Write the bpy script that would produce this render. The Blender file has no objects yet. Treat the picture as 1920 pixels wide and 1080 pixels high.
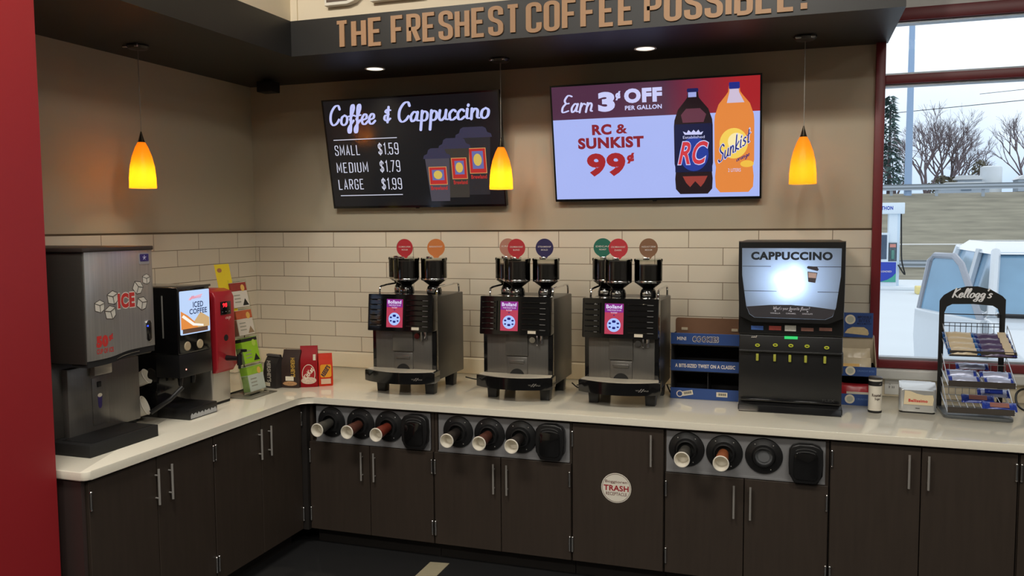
import bpy, bmesh, math, random
from mathutils import Vector, Matrix
random.seed(7)
PI = math.pi
SC = bpy.context.scene
COL = SC.collection

# ------------------------------------------------------------------ camera
YAW, PIT, ROLL, FPX = -0.3270, -0.0745, -0.0069, 1580.81
CAMP = Vector((3.7437, -5.2218, 1.89))
F = Vector((math.sin(YAW)*math.cos(PIT), math.cos(YAW)*math.cos(PIT), math.sin(PIT)))
R0 = Vector((math.cos(YAW), -math.sin(YAW), 0)); U0 = R0.cross(F)
RR = R0*math.cos(ROLL) + U0*math.sin(ROLL); UU = RR.cross(F)
cam = bpy.data.cameras.new('camera'); cam.sensor_width = 36; cam.lens = FPX/1920*36
cam.clip_start = 0.05; cam.clip_end = 400
co = bpy.data.objects.new('camera', cam); COL.objects.link(co)
co.matrix_world = Matrix(((RR.x, UU.x, -F.x, CAMP.x), (RR.y, UU.y, -F.y, CAMP.y), (RR.z, UU.z, -F.z, CAMP.z), (0, 0, 0, 1)))
SC.camera = co
SC.view_settings.view_transform = 'Standard'; SC.view_settings.look = 'None'
SC.view_settings.gamma = 1; SC.view_settings.use_curve_mapping = False
SC.view_settings.exposure = 0.0

# ------------------------------------------------------------------ world: bright overcast winter sky
w = bpy.data.worlds.new('World'); SC.world = w; w.use_nodes = True
nt = w.node_tree; nt.nodes.clear()
out = nt.nodes.new('ShaderNodeOutputWorld'); bg = nt.nodes.new('ShaderNodeBackground')
tc = nt.nodes.new('ShaderNodeTexCoord'); sep = nt.nodes.new('ShaderNodeSeparateXYZ')
ramp = nt.nodes.new('ShaderNodeValToRGB'); noi = nt.nodes.new('ShaderNodeTexNoise')
add = nt.nodes.new('ShaderNodeMath'); add.operation = 'MULTIPLY_ADD'
nt.links.new(tc.outputs['Generated'], sep.inputs[0]); nt.links.new(tc.outputs['Generated'], noi.inputs['Vector'])
noi.inputs['Scale'].default_value = 7; noi.inputs['Detail'].default_value = 4
nt.links.new(noi.outputs['Fac'], add.inputs[0]); add.inputs[1].default_value = 0.12
nt.links.new(sep.outputs['Z'], add.inputs[2]); nt.links.new(add.outputs[0], ramp.inputs[0])
e = ramp.color_ramp.elements
e[0].position = 0.10; e[0].color = (0.50, 0.63, 0.80, 1); e[1].position = 0.24; e[1].color = (0.93, 0.97, 1.0, 1)
nt.links.new(ramp.outputs[0], bg.inputs[0]); bg.inputs[1].default_value = 1.35
nt.links.new(bg.outputs[0], out.inputs[0])

# ------------------------------------------------------------------ lamps of the store, plus two added spots
def lamp(name, kind, loc, power, color=(1, 1, 1), size=0.1, rot=(0, 0, 0), **k):
    l = bpy.data.lights.new(name, kind); l.energy = power; l.color = color
    if kind == 'AREA': l.shape = 'RECTANGLE'; l.size = size; l.size_y = k.get('sy', size)
    elif kind == 'SPOT': l.shadow_soft_size = size; l.spot_size = k.get('ang', 1.6); l.spot_blend = 0.9
    else: l.shadow_soft_size = size
    o = bpy.data.objects.new(name, l); COL.objects.link(o); o.location = loc; o.rotation_euler = rot
    return o
STORE = (1.0, 0.95, 0.86)
for px, py, p in ((1.9, -3.6, 66), (4.6, -3.6, 56), (1.9, -6.6, 66), (4.6, -6.6, 64), (7.4, -5.2, 34)):
    lamp('store_ceiling_lamp', 'AREA', (px, py, 4.12), p, STORE, 1.2, sy=0.6)
for px, py, tx in ((1.3, -3.0, 1.2), (3.4, -3.0, 3.2)):  # added spots without a known fixture, brighten the cream wall above the soffit
    sp_ = lamp('added_fascia_spot', 'SPOT', (px, py, 3.95), 95, STORE, 0.08, ang=1.1)
    sp_.rotation_euler = (Vector((tx, -0.85, 3.35))-Vector((px, py, 3.95))).to_track_quat('-Z', 'Y').to_euler()
po = lamp('window_portal', 'AREA', (5.8, 0.1, 2.05), 1, size=3.2, sy=1.9, rot=(-PI/2, 0, 0))
po.data.cycles.is_portal = True

# ------------------------------------------------------------------ materials
def lin(c):
    c = c/255.0
    return c/12.92 if c <= 0.04045 else ((c+0.055)/1.055)**2.4
def L(r, g, b): return (lin(r), lin(g), lin(b), 1)
MATS = {}
def mat(name, rgb, rough=0.5, metal=0.0, var=0.06, scale=30, stretch=(1, 1, 1), bump=0.0, spec=0.5, coat=0, emit=None, es=1.0, alpha=1.0):
    if name in MATS: return MATS[name]
    m = bpy.data.materials.new(name); m.use_nodes = True; n = m.node_tree
    p = n.nodes['Principled BSDF']
    col = L(*rgb)
    p.inputs['Roughness'].default_value = rough; p.inputs['Metallic'].default_value = metal
    p.inputs['Specular IOR Level'].default_value = spec
    if coat: p.inputs['Coat Weight'].default_value = coat; p.inputs['Coat Roughness'].default_value = 0.05
    t = n.nodes.new('ShaderNodeTexCoord'); mp = n.nodes.new('ShaderNodeMapping'); no = n.nodes.new('ShaderNodeTexNoise')
    mp.inputs['Scale'].default_value = stretch; no.inputs['Scale'].default_value = scale; no.inputs['Detail'].default_value = 3
    n.links.new(t.outputs['Object'], mp.inputs[0]); n.links.new(mp.outputs[0], no.inputs['Vector'])
    mx = n.nodes.new('ShaderNodeMix'); mx.data_type = 'RGBA'
    mx.inputs[6].default_value = tuple(c*(1-var) for c in col[:3])+(1,); mx.inputs[7].default_value = tuple(min(1, c*(1+var)) for c in col[:3])+(1,)
    n.links.new(no.outputs['Fac'], mx.inputs[0])
    if emit is None: n.links.new(mx.outputs[2], p.inputs['Base Color'])
    else:
        p.inputs['Base Color'].default_value = (0.01, 0.01, 0.01, 1)
        n.links.new(mx.outputs[2], p.inputs['Emission Color']); p.inputs['Emission Strength'].default_value = es
        m.cycles.emission_sampling = emit
    if bump:
        b = n.nodes.new('ShaderNodeBump'); b.inputs['Strength'].default_value = bump; b.inputs['Distance'].default_value = 0.002
        n.links.new(no.outputs['Fac'], b.inputs['Height']); n.links.new(b.outputs[0], p.inputs['Normal'])
    if alpha < 1: p.inputs['Alpha'].default_value = alpha
    MATS[name] = m
    return m
def glow(name, rgb, es=1.0, samp='NONE', rough=0.25): return mat(name, rgb, rough, 0, 0.02, 5, emit=samp, es=es)
def glass(name, tint=(1, 1, 1), gl=0.08, rough=0.02):
    m = bpy.data.materials.new(name); m.use_nodes = True; n = m.node_tree; n.nodes.clear()
    o = n.nodes.new('ShaderNodeOutputMaterial'); a = n.nodes.new('ShaderNodeBsdfTransparent'); b = n.nodes.new('ShaderNodeBsdfGlossy')
    mx = n.nodes.new('ShaderNodeMixShader'); lw = n.nodes.new('ShaderNodeLayerWeight'); lw.inputs[0].default_value = gl
    a.inputs[0].default_value = tint+(1,); b.inputs['Roughness'].default_value = rough
    n.links.new(lw.outputs['Fresnel'], mx.inputs[0]); n.links.new(a.outputs[0], mx.inputs[1]); n.links.new(b.outputs[0], mx.inputs[2])
    n.links.new(mx.outputs[0], o.inputs[0]); return m
def translucent(name, rgb, dif=0.35, noise=0.05):
    m = bpy.data.materials.new(name); m.use_nodes = True; n = m.node_tree; n.nodes.clear()
    o = n.nodes.new('ShaderNodeOutputMaterial'); a = n.nodes.new('ShaderNodeBsdfTranslucent'); b = n.nodes.new('ShaderNodeBsdfPrincipled')
    no = n.nodes.new('ShaderNodeTexNoise'); no.inputs['Scale'].default_value = 8
    mc = n.nodes.new('ShaderNodeMix'); mc.data_type = 'RGBA'; c = L(*rgb)
    mc.inputs[6].default_value = tuple(v*(1-noise) for v in c[:3])+(1,); mc.inputs[7].default_value = c
    n.links.new(no.outputs['Fac'], mc.inputs[0]); n.links.new(mc.outputs[2], a.inputs[0]); n.links.new(mc.outputs[2], b.inputs['Base Color'])
    b.inputs['Roughness'].default_value = 0.3
    mx = n.nodes.new('ShaderNodeMixShader'); mx.inputs[0].default_value = dif
    n.links.new(a.outputs[0], mx.inputs[1]); n.links.new(b.outputs[0], mx.inputs[2]); n.links.new(mx.outputs[0], o.inputs[0]); return m
def tile_mat(name, axis, off, zt):
    m = bpy.data.materials.new(name); m.use_nodes = True; n = m.node_tree; p = n.nodes['Principled BSDF']
    g = n.nodes.new('ShaderNodeNewGeometry'); s = n.nodes.new('ShaderNodeSeparateXYZ'); c = n.nodes.new('ShaderNodeCombineXYZ')
    n.links.new(g.outputs['Position'], s.inputs[0])
    a = n.nodes.new('ShaderNodeMath'); a.operation = 'ADD'; a.inputs[1].default_value = -off + 0.4096*20
    b = n.nodes.new('ShaderNodeMath'); b.operation = 'ADD'; b.inputs[1].default_value = -(zt - 18*0.1048)
    n.links.new(s.outputs[axis], a.inputs[0]); n.links.new(s.outputs['Z'], b.inputs[0])
    n.links.new(a.outputs[0], c.inputs[0]); n.links.new(b.outputs[0], c.inputs[1])
    br = n.nodes.new('ShaderNodeTexBrick'); n.links.new(c.outputs[0], br.inputs['Vector'])
    br.inputs['Scale'].default_value = 1; br.inputs['Brick Width'].default_value = 0.4096; br.inputs['Row Height'].default_value = 0.1048
    br.inputs['Mortar Size'].default_value = 0.0022; br.inputs['Mortar Smooth'].default_value = 0.2; br.offset = 0.5
    br.inputs['Color1'].default_value = L(218, 209, 192); br.inputs['Color2'].default_value = L(212, 203, 185); br.inputs['Mortar'].default_value = L(128, 112, 92)
    n.links.new(br.outputs['Color'], p.inputs['Base Color']); p.inputs['Roughness'].default_value = 0.28
    bp = n.nodes.new('ShaderNodeBump'); bp.invert = True; bp.inputs['Strength'].default_value = 0.5; bp.inputs['Distance'].default_value = 0.002
    n.links.new(br.outputs['Fac'], bp.inputs['Height']); n.links.new(bp.outputs[0], p.inputs['Normal'])
    return m

M_WALL = mat('beige wall paint', (184, 174, 152), 0.7, var=0.03, scale=4)
M_CREAM = mat('cream wall paint', (224, 210, 184), 0.7, var=0.03, scale=3)
M_SOFFIT = mat('dark brown soffit paint', (32, 30, 28), 0.45, var=0.08, scale=3)
M_TILEB = tile_mat('white subway tile back', 'X', 0.2461, 1.8492)
M_TILEL = tile_mat('white subway tile left', 'Y', -0.2148, 1.8492)
M_LEDGE = mat('cream quartz', (226, 214, 190), 0.25, var=0.03, scale=60)
M_COUNTER = mat('cream quartz worktop', (246, 240, 222), 0.06, var=0.035, scale=90)
M_WOOD = mat('dark walnut laminate', (60, 51, 44), 0.42, var=0.22, scale=5, stretch=(9, 9, 0.8))
M_WOODIN = mat('dark cabinet gap', (30, 25, 22), 0.7)
M_FLOOR = mat('black floor', (36, 36, 37), 0.5, var=0.15, scale=8)
M_STRIP = mat('pale floor strip', (176, 166, 138), 0.6)
M_RED = mat('red painted column', (150, 32, 38), 0.45, var=0.05, scale=2)
M_REDFR = mat('dark red window frame', (116, 34, 40), 0.4)
M_WHITE = mat('white paint', (225, 225, 222), 0.5)
M_BLACK = mat('black plastic', (26, 26, 27), 0.35)
M_GLOSS = mat('glossy black plastic', (16, 16, 17), 0.12, coat=0.4)
M_MATT = mat('matt black', (22, 22, 22), 0.7)
M_DKGREY = mat('dark grey metal side', (84, 81, 76), 0.35, metal=0.6, scale=12, stretch=(1, 1, 20))
M_STEEL = mat('brushed stainless steel', (190, 186, 178), 0.32, metal=0.7, var=0.1, scale=6, stretch=(40, 40, 1))
M_DSTEEL = mat('dark brushed steel', (120, 117, 112), 0.34, metal=0.6, var=0.12, scale=6, stretch=(30, 30, 1))
M_CHROME = mat('chrome', (225, 225, 225), 0.08, metal=1, var=0.02)
M_NICKEL = mat('satin nickel', (200, 196, 190), 0.28, metal=0.6, var=0.03)
M_PANEL = mat('grey dispenser panel', (148, 148, 150), 0.4, metal=0.3, scale=14)
M_SILVER = mat('silver painted steel', (196, 198, 198), 0.25, metal=0.55, var=0.03)
M_CUPW = mat('white paper', (240, 234, 220), 0.6)
M_PAPER = mat('warm white paper', (232, 222, 200), 0.7)
M_GLASSW = glass('window glass', (0.97, 0.985, 1.0), 0.06)
M_HOPPER = glass('clear hopper plastic', (0.93, 0.92, 0.9), 0.35, 0.05)
M_ACRYL = glass('clear acrylic', (0.95, 0.97, 0.95), 0.10, 0.05)
M_BEAN = mat('dark roasted beans', (24, 19, 17), 0.5, var=0.5, scale=220, bump=0.8)

# ------------------------------------------------------------------ mesh helpers
class MB:
    def __init__(s): s.bm = bmesh.new()
    def _bev(s, vs, b, seg):
        if b > 0:
            es = {e for v in vs for e in v.link_edges}
            bmesh.ops.bevel(s.bm, geom=list(es), offset=b, segments=seg, affect='EDGES', profile=0.5, clamp_overlap=True)
    def box(s, x0, x1, y0, y1, z0, z1, b=0, seg=2):
        vs = bmesh.ops.create_cube(s.bm, size=1)['verts']
        for v in vs: v.co = ((x0+x1)/2+v.co.x*(x1-x0), (y0+y1)/2+v.co.y*(y1-y0), (z0+z1)/2+v.co.z*(z1-z0))
        s._bev(vs, b, seg); return s
    def prism(s, pts, ax, a0, a1, b=0, seg=2):
        def P(p, a): return (p[0], a, p[1]) if ax == 'y' else ((a, p[0], p[1]) if ax == 'x' else (p[0], p[1], a))
        A = [s.bm.verts.new(P(p, a0)) for p in pts]; B = [s.bm.verts.new(P(p, a1)) for p in pts]
        n = len(pts)
        s.bm.faces.new(A); s.bm.faces.new(B[::-1])
        for i in range(n): s.bm.faces.new((A[i], A[(i+1) % n], B[(i+1) % n], B[i]))
        if b:
            es = [e for v in A+B for e in v.link_edges if (e.verts[0] in A) == (e.verts[1] in A)]
            bmesh.ops.bevel(s.bm, geom=list(set(es)), offset=b, segments=seg, affect='EDGES', profile=0.5, clamp_overlap=True)
        return s
    def poly(s, pts, y=0):
        s.bm.faces.new([s.bm.verts.new((p[0], y, p[1])) for p in pts]); return s
    def lathe(s, prof, c=(0, 0, 0), ax='z', n=24, cap=True):
        rings = []
        for r, h in prof:
            if r < 1e-6: rings.append([s.bm.verts.new(s._l(0, 0, h, c, ax))])
            else: rings.append([s.bm.verts.new(s._l(r*math.cos(2*PI*i/n), r*math.sin(2*PI*i/n), h, c, ax)) for i in range(n)])
        for A, B in zip(rings, rings[1:]):
            for i in range(n):
                j = (i+1) % n
                if len(A) == 1 and len(B) == 1: continue
                if len(A) == 1: s.bm.faces.new((A[0], B[i], B[j]))
                elif len(B) == 1: s.bm.faces.new((A[i], A[j], B[0]))
                else: s.bm.faces.new((A[i], A[j], B[j], B[i]))
        if cap:
            for r in (rings[0], rings[-1]):
                if len(r) > 2: s.bm.faces.new(r)
        return s
    def _l(s, a, b, h, c, ax):
        if ax == 'z': return (c[0]+a, c[1]+b, c[2]+h)
        if ax == 'y': return (c[0]+a, c[1]+h, c[2]+b)
        return (c[0]+h, c[1]+a, c[2]+b)
    def cyl(s, c, r, h, ax='z', n=20): return s.lathe([(r, 0), (r, h)], c, ax, n)
    def tube(s, pts, r, n=8, closed=False):
        P = [Vector(p) for p in pts]; m = len(P); rings = []
        prev = None
        for i, p in enumerate(P):
            if closed: d = (P[(i+1) % m]-P[i-1]).normalized()
            else: d = (P[min(i+1, m-1)]-P[max(i-1, 0)]).normalized()
            a = Vector((0, 0, 1)) if prev is None else prev
            u = a - d*a.dot(d)
            if u.length < 1e-4: u = Vector((1, 0, 0)) - d*d.x
            u.normalize(); prev = u; v = d.cross(u)
            rr = r[i] if isinstance(r, (list, tuple)) else r
            rings.append([s.bm.verts.new(p + (u*math.cos(2*PI*k/n)+v*math.sin(2*PI*k/n))*rr) for k in range(n)])
        prs = list(zip(rings, rings[1:])) + ([(rings[-1], rings[0])] if closed else [])
        for A, B in prs:
            for k in range(n): s.bm.faces.new((A[k], A[(k+1) % n], B[(k+1) % n], B[k]))
        if not closed: s.bm.faces.new(rings[0][::-1]); s.bm.faces.new(rings[-1])
        return s
    def ball(s, c, rx, ry=None, rz=None, u=16, v=10):
        ry = ry or rx; rz = rz or rx
        vs = bmesh.ops.create_uvsphere(s.bm, u_segments=u, v_segments=v, radius=1)['verts']
        for q in vs: q.co = (c[0]+q.co.x*rx, c[1]+q.co.y*ry, c[2]+q.co.z*rz)
        return s
    def map(s, f):
        for v in s.bm.verts: v.co = f(v.co)
        return s
    def build(s, name, m, parent=None, label=None, ang=35):
        bmesh.ops.recalc_face_normals(s.bm, faces=s.bm.faces)
        me = bpy.data.meshes.new(name); s.bm.to_mesh(me); s.bm.free()
        me.polygons.foreach_set('use_smooth', [True]*len(me.polygons)); me.set_sharp_from_angle(angle=math.radians(ang))
        me.materials.append(m)
        o = bpy.data.objects.new(name, me); COL.objects.link(o)
        if parent: o.parent = parent
        if label: o['label'] = label
        return o
def thing(name, label, cat, loc=(0, 0, 0), rz=0, group=None, rot=None):
    o = bpy.data.objects.new(name, None); COL.objects.link(o); o.empty_display_size = 0.05
    o.location = loc; o.rotation_euler = rot if rot else (0, 0, rz); o['label'] = label; o['category'] = cat
    if group: o['group'] = group
    return o
def tag(o, label, cat, group=None, kind=None):
    o['label'] = label; o['category'] = cat
    if group: o['group'] = group
    if kind: o['kind'] = kind
    return o
def struct(o): o['kind'] = 'structure'; return o
def copy_thing(src, label, loc=None, rz=None):
    r = src.copy(); COL.objects.link(r); r['label'] = label
    if loc: r.location = loc
    if rz is not None: r.rotation_euler[2] = rz
    for ch in list(src.children):
        c = ch.copy(); COL.objects.link(c); c.parent = r
        for g in list(ch.children):
            d = g.copy(); COL.objects.link(d); d.parent = c
    return r
def rrect(x0, x1, z0, z1, r, n=5):
    pts = []
    for cx, cz, a in ((x1-r, z0+r, -PI/2), (x1-r, z1-r, 0), (x0+r, z1-r, PI/2), (x0+r, z0+r, PI)):
        for i in range(n+1): pts.append((cx+r*math.cos(a+PI/2*i/n), cz+r*math.sin(a+PI/2*i/n)))
    return pts
def disc(cx, cz, rx, rz=None, n=32):
    rz = rz or rx
    return [(cx+rx*math.cos(2*PI*i/n), cz+rz*math.sin(2*PI*i/n)) for i in range(n)]
def catmull(pts, k=6):
    if len(pts) < 3: return pts
    P = [pts[0]]+list(pts)+[pts[-1]]; o = []
    for i in range(1, len(P)-2):
        for j in range(k):
            t = j/k; q = []
            for d in range(len(pts[0])):
                a, b, c, e = P[i-1][d], P[i][d], P[i+1][d], P[i+2][d]
                q.append(0.5*(2*b+(c-a)*t+(2*a-5*b+4*c-e)*t*t+(3*b-a-3*c+e)*t**3))
            o.append(tuple(q))
    o.append(tuple(pts[-1])); return o

# text -> flat mesh in local XZ facing -Y, fitted into a box
def text(s, x0, x1, z0, z1, y, m, parent, name='lettering', bold=0.0, shear=0.0, ext=0.0, label=None, post=None):
    cu = bpy.data.curves.new('t', 'FONT'); cu.body = s; cu.size = 1; cu.offset = bold; cu.shear = shear; cu.align_x = 'LEFT'
    cu.resolution_u = 4; cu.space_character = 1.0+bold*2
    o = bpy.data.objects.new('t', cu); COL.objects.link(o)
    dg = bpy.context.evaluated_depsgraph_get()
    me = bpy.data.meshes.new_from_object(o.evaluated_get(dg))
    bpy.data.objects.remove(o); bpy.data.curves.remove(cu)
    xs = [v.co.x for v in me.vertices]; ys = [v.co.y for v in me.vertices]
    a, b, c, d = min(xs), max(xs), min(ys), max(ys)
    bm = bmesh.new(); bm.from_mesh(me); bpy.data.meshes.remove(me)
    for v in bm.verts:
        v.co = (x0+(v.co.x-a)/(b-a)*(x1-x0), y, z0+(v.co.y-c)/(d-c)*(z1-z0))
    bmesh.ops.remove_doubles(bm, verts=bm.verts, dist=1e-5)
    if ext:
        r = bmesh.ops.extrude_face_region(bm, geom=list(bm.faces))
        for v in [g for g in r['geom'] if isinstance(g, bmesh.types.BMVert)]: v.co.y -= ext
    mb = MB(); mb.bm.free(); mb.bm = bm
    if post: mb.map(post)
    o = mb.build(name, m, parent, label, ang=20)
    return o

# brush script
GL = {
 'C': (.62, [[(.58, .8), (.5, .97), (.3, .92), (.1, .6), (.08, .22), (.22, .02), (.42, .1), (.55, .28)]]),
 'o': (.45, [[(.26, .48), (.1, .38), (.06, .12), (.2, 0), (.36, .12), (.38, .38), (.24, .48)]]),
 'f': (.36, [[(.1, .25), (.3, .75), (.28, .97), (.17, .85), (.15, .3), (.14, -.3), (.04, -.38), (.03, -.15), (.3, .2)], [(.02, .42), (.34, .46)]]),
 'e': (.4, [[(.05, .2), (.28, .28), (.3, .44), (.18, .48), (.05, .28), (.08, .05), (.22, 0), (.38, .14)]]),
 'a': (.48, [[(.37, .4), (.2, .48), (.05, .26), (.11, .02), (.28, .12), (.37, .4)], [(.38, .46), (.35, .1), (.47, .04)]]),
 'p': (.46, [[(.12, .5), (.08, -.42)], [(.1, .3), (.22, .48), (.38, .38), (.36, .12), (.22, .02), (.1, .1)]]),
 'u': (.5, [[(.08, .48), (.05, .14), (.17, .0), (.34, .2), (.38, .48)], [(.38, .48), (.36, .1), (.48, .03)]]),
 'c': (.4, [[(.34, .4), (.22, .48), (.06, .3), (.09, .04), (.22, 0), (.38, .12)]]),
 'i': (.24, [[(.1, .48), (.09, .08), (.22, .03)], [(.13, .64), (.14, .68)]]),
 'n': (.48, [[(.08, .48), (.07, .0)], [(.08, .28), (.22, .48), (.35, .38), (.35, .08), (.46, .03)]]),
 'r': (.36, [[(.08, .48), (.07, .0)], [(.08, .26), (.2, .46), (.34, .42)]]),
 '&': (.46, [[(.38, .68), (.2, .74), (.1, .58), (.28, .42), (.08, .34), (.05, .1), (.22, 0), (.38, .14)], [(.27, .9), (.22, -.1)]]),
 'E': (.55, [[(.5, .9), (.25, .95), (.1, .7), (.22, .52), (.4, .52)], [(.22, .52), (.05, .3), (.1, .03), (.45, .1)]]),
 'K': (.56, [[(.14, .95), (.08, .02)], [(.5, .92), (.12, .46), (.5, .04)]]),
 'l': (.26, [[(.06, .2), (.22, .8), (.18, .98), (.1, .8), (.1, .1), (.24, .03)]]),
 'g': (.46, [[(.36, .42), (.2, .48), (.06, .26), (.14, .06), (.32, .2), (.37, .45), (.33, -.25), (.16, -.38), (.05, -.24), (.42, .04)]]),
 's': (.38, [[(.32, .42), (.2, .48), (.1, .36), (.3, .18), (.2, .02), (.04, .06)]]),
 'S': (.52, [[(.48, .82), (.3, .98), (.1, .8), (.22, .56), (.42, .36), (.34, .06), (.12, .02), (.0, .16)]]),
 'k': (.44, [[(.12, .95), (.08, .02)], [(.36, .48), (.11, .22), (.4, .02)]]),
 't': (.34, [[(.18, .78), (.14, .1), (.3, .03)], [(.02, .5), (.34, .53)]]),
 'h': (.46, [[(.12, .95), (.08, .02)], [(.09, .28), (.22, .48), (.35, .38), (.35, .08), (.44, .03)]]),
 'W': (.8, [[(.05, .92), (.15, .04), (.4, .8), (.48, .04), (.78, .95)]]),
 'v': (.42, [[(.05, .48), (.16, .02), (.38, .48)]]), 'y': (.44, [[(.06, .48), (.1, .18), (.3, .2)], [(.38, .48), (.2, -.38)]]),
 '?': (.4, [[(.06, .75), (.2, .95), (.34, .75), (.16, .4), (.16, .25)], [(.15, .05), (.16, .07)]]),
 "'": (.16, [[(.1, .95), (.06, .78)]]), ' ': (.3, []),
}
def script(s, x0, x1, z0, z1, y, m, parent, wd=0.075, shear=0.22, name='lettering', label=None, ext=0.0, post=None, gap=0.03):
    strokes = []; cx = 0
    for ch in s:
        a, st = GL[ch]
        for p in st: strokes.append([(cx+q[0]+shear*q[1], q[1]) for q in p])
        cx += a+gap
    bm = bmesh.new(); pts = []
    def V(p): v = bm.verts.new((p[0], 0, p[1])); return v
    dep = 0.0
    for st in strokes:
        P = [Vector(p) for p in catmull(st, 6)]; n = len(P); prev = None; dep += 0.0002
        for i in range(n):
            d = (P[min(i+1, n-1)]-P[max(i-1, 0)])
            if d.length < 1e-6: continue
            d.normalize(); k = wd*(0.55+0.55*abs(d.y))*0.5; nn = Vector((-d.y, d.x))*k
            A = V(P[i]+nn); B = V(P[i]-nn); A.co.y = B.co.y = -dep-i*1e-5
            if prev: bm.faces.new((prev[0], prev[1], B, A))
            for end, sg_ in ((0, -1), (n-1, 1)):
                if i == end:
                    cap = [V(P[i]+Vector((d.x*sg_*math.sin(t)*k+nn.x*math.cos(t), d.y*sg_*math.sin(t)*k+nn.y*math.cos(t)))) for t in [PI*q_/6 for q_ in range(1, 6)]]
                    for c_ in cap: c_.co.y = A.co.y
                    bm.faces.new([A]+cap+[B])
            prev = (A, B)
    xs = [v.co.x for v in bm.verts]; zs = [v.co.z for v in bm.verts]
    a, b, c, d = min(xs), max(xs), min(zs), max(zs)
    for v in bm.verts: v.co = (x0+(v.co.x-a)/(b-a)*(x1-x0), y+v.co.y, z0+(v.co.z-c)/(d-c)*(z1-z0))
    if ext:
        r = bmesh.ops.extrude_face_region(bm, geom=list(bm.faces))
        for v in [g for g in r['geom'] if isinstance(g, bmesh.types.BMVert)]: v.co.y -= ext
    mb = MB(); mb.bm.free(); mb.bm = bm
    if post: mb.map(post)
    return mb.build(name, m, parent, label)
# condensed block lettering: every glyph is a set of centre-line paths (x, z, corner radius) in a W x 1 cell
def _bl(ch, w):
    r = w*0.5; h = w/2
    return {
     'T': [[(0, 1), (w, 1)], [(h, 1), (h, 0)]], 'H': [[(0, 0), (0, 1)], [(w, 0), (w, 1)], [(0, .5), (w, .5)]],
     'E': [[(w, 1), (0, 1), (0, 0), (w, 0)], [(0, .52), (w*.86, .52)]], 'F': [[(w, 1), (0, 1), (0, 0)], [(0, .52), (w*.86, .52)]],
     'I': [[(0, 0), (0, 1)]], 'L': [[(0, 1), (0, 0), (w, 0)]], 'O': [[(h, 1), (w, 1, r), (w, 0, r), (0, 0, r), (0, 1, r), (h, 1)]],
     'C': [[(w, .7), (w, 1, r), (0, 1, r), (0, 0, r), (w, 0, r), (w, .3)]], 'U': [[(0, 1), (0, 0, r), (w, 0, r), (w, 1)]],
     'P': [[(0, 0), (0, 1), (w, 1, r), (w, .46, r), (0, .46)]], 'R': [[(0, 0), (0, 1), (w, 1, r), (w, .48, r), (0, .48)], [(w*.5, .48), (w, 0)]],
     'B': [[(0, 0), (0, 1), (w, 1, r*.9), (w, .53, r*.9), (0, .53)], [(0, .53), (w, .53, r*.9), (w, 0, r*.9), (0, 0)]],
     'S': [[(w, .72), (w, 1, r), (0, 1, r), (0, .58, r), (w, .44, r), (w, 0, r), (0, 0, r), (0, .28)]],
     'D': [[(0, 0), (0, 1), (w, 1, r), (w, 0, r), (0, 0)]], 'G': [[(w, .74), (w, 1, r), (0, 1, r), (0, 0, r), (w, 0, r), (w, .45), (h, .45)]],
     'M': [[(0, 0), (0, 1), (w*.65, .25), (w*1.3, 1), (w*1.3, 0)]], 'A': [[(0, 0), (h, 1), (w, 0)], [(w*.17, .3), (w*.83, .3)]],
     '1': [[(0, .84), (w*.36, 1), (w*.36, 0)]], '5': [[(w, 1), (0, 1), (0, .56), (w, .60, r), (w, 0, r), (0, 0, r), (0, .24)]], '7': [[(0, 1), (w, 1), (w*.32, 0)]],
     '9': [[(w, .55), (w, .44, r), (0, .44, r), (0, 1, r), (w, 1, r), (w, 0, r), (0, 0, r), (0, .2)]], '.': [[(0, -.045), (0, .06)]],
     '$': [[(w, .72), (w, .95, r), (0, .95, r), (0, .58, r), (w, .42, r), (w, .05, r), (0, .05, r), (0, .28)], [(h, 1.08), (h, -.08)]],
    }[ch]
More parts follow.
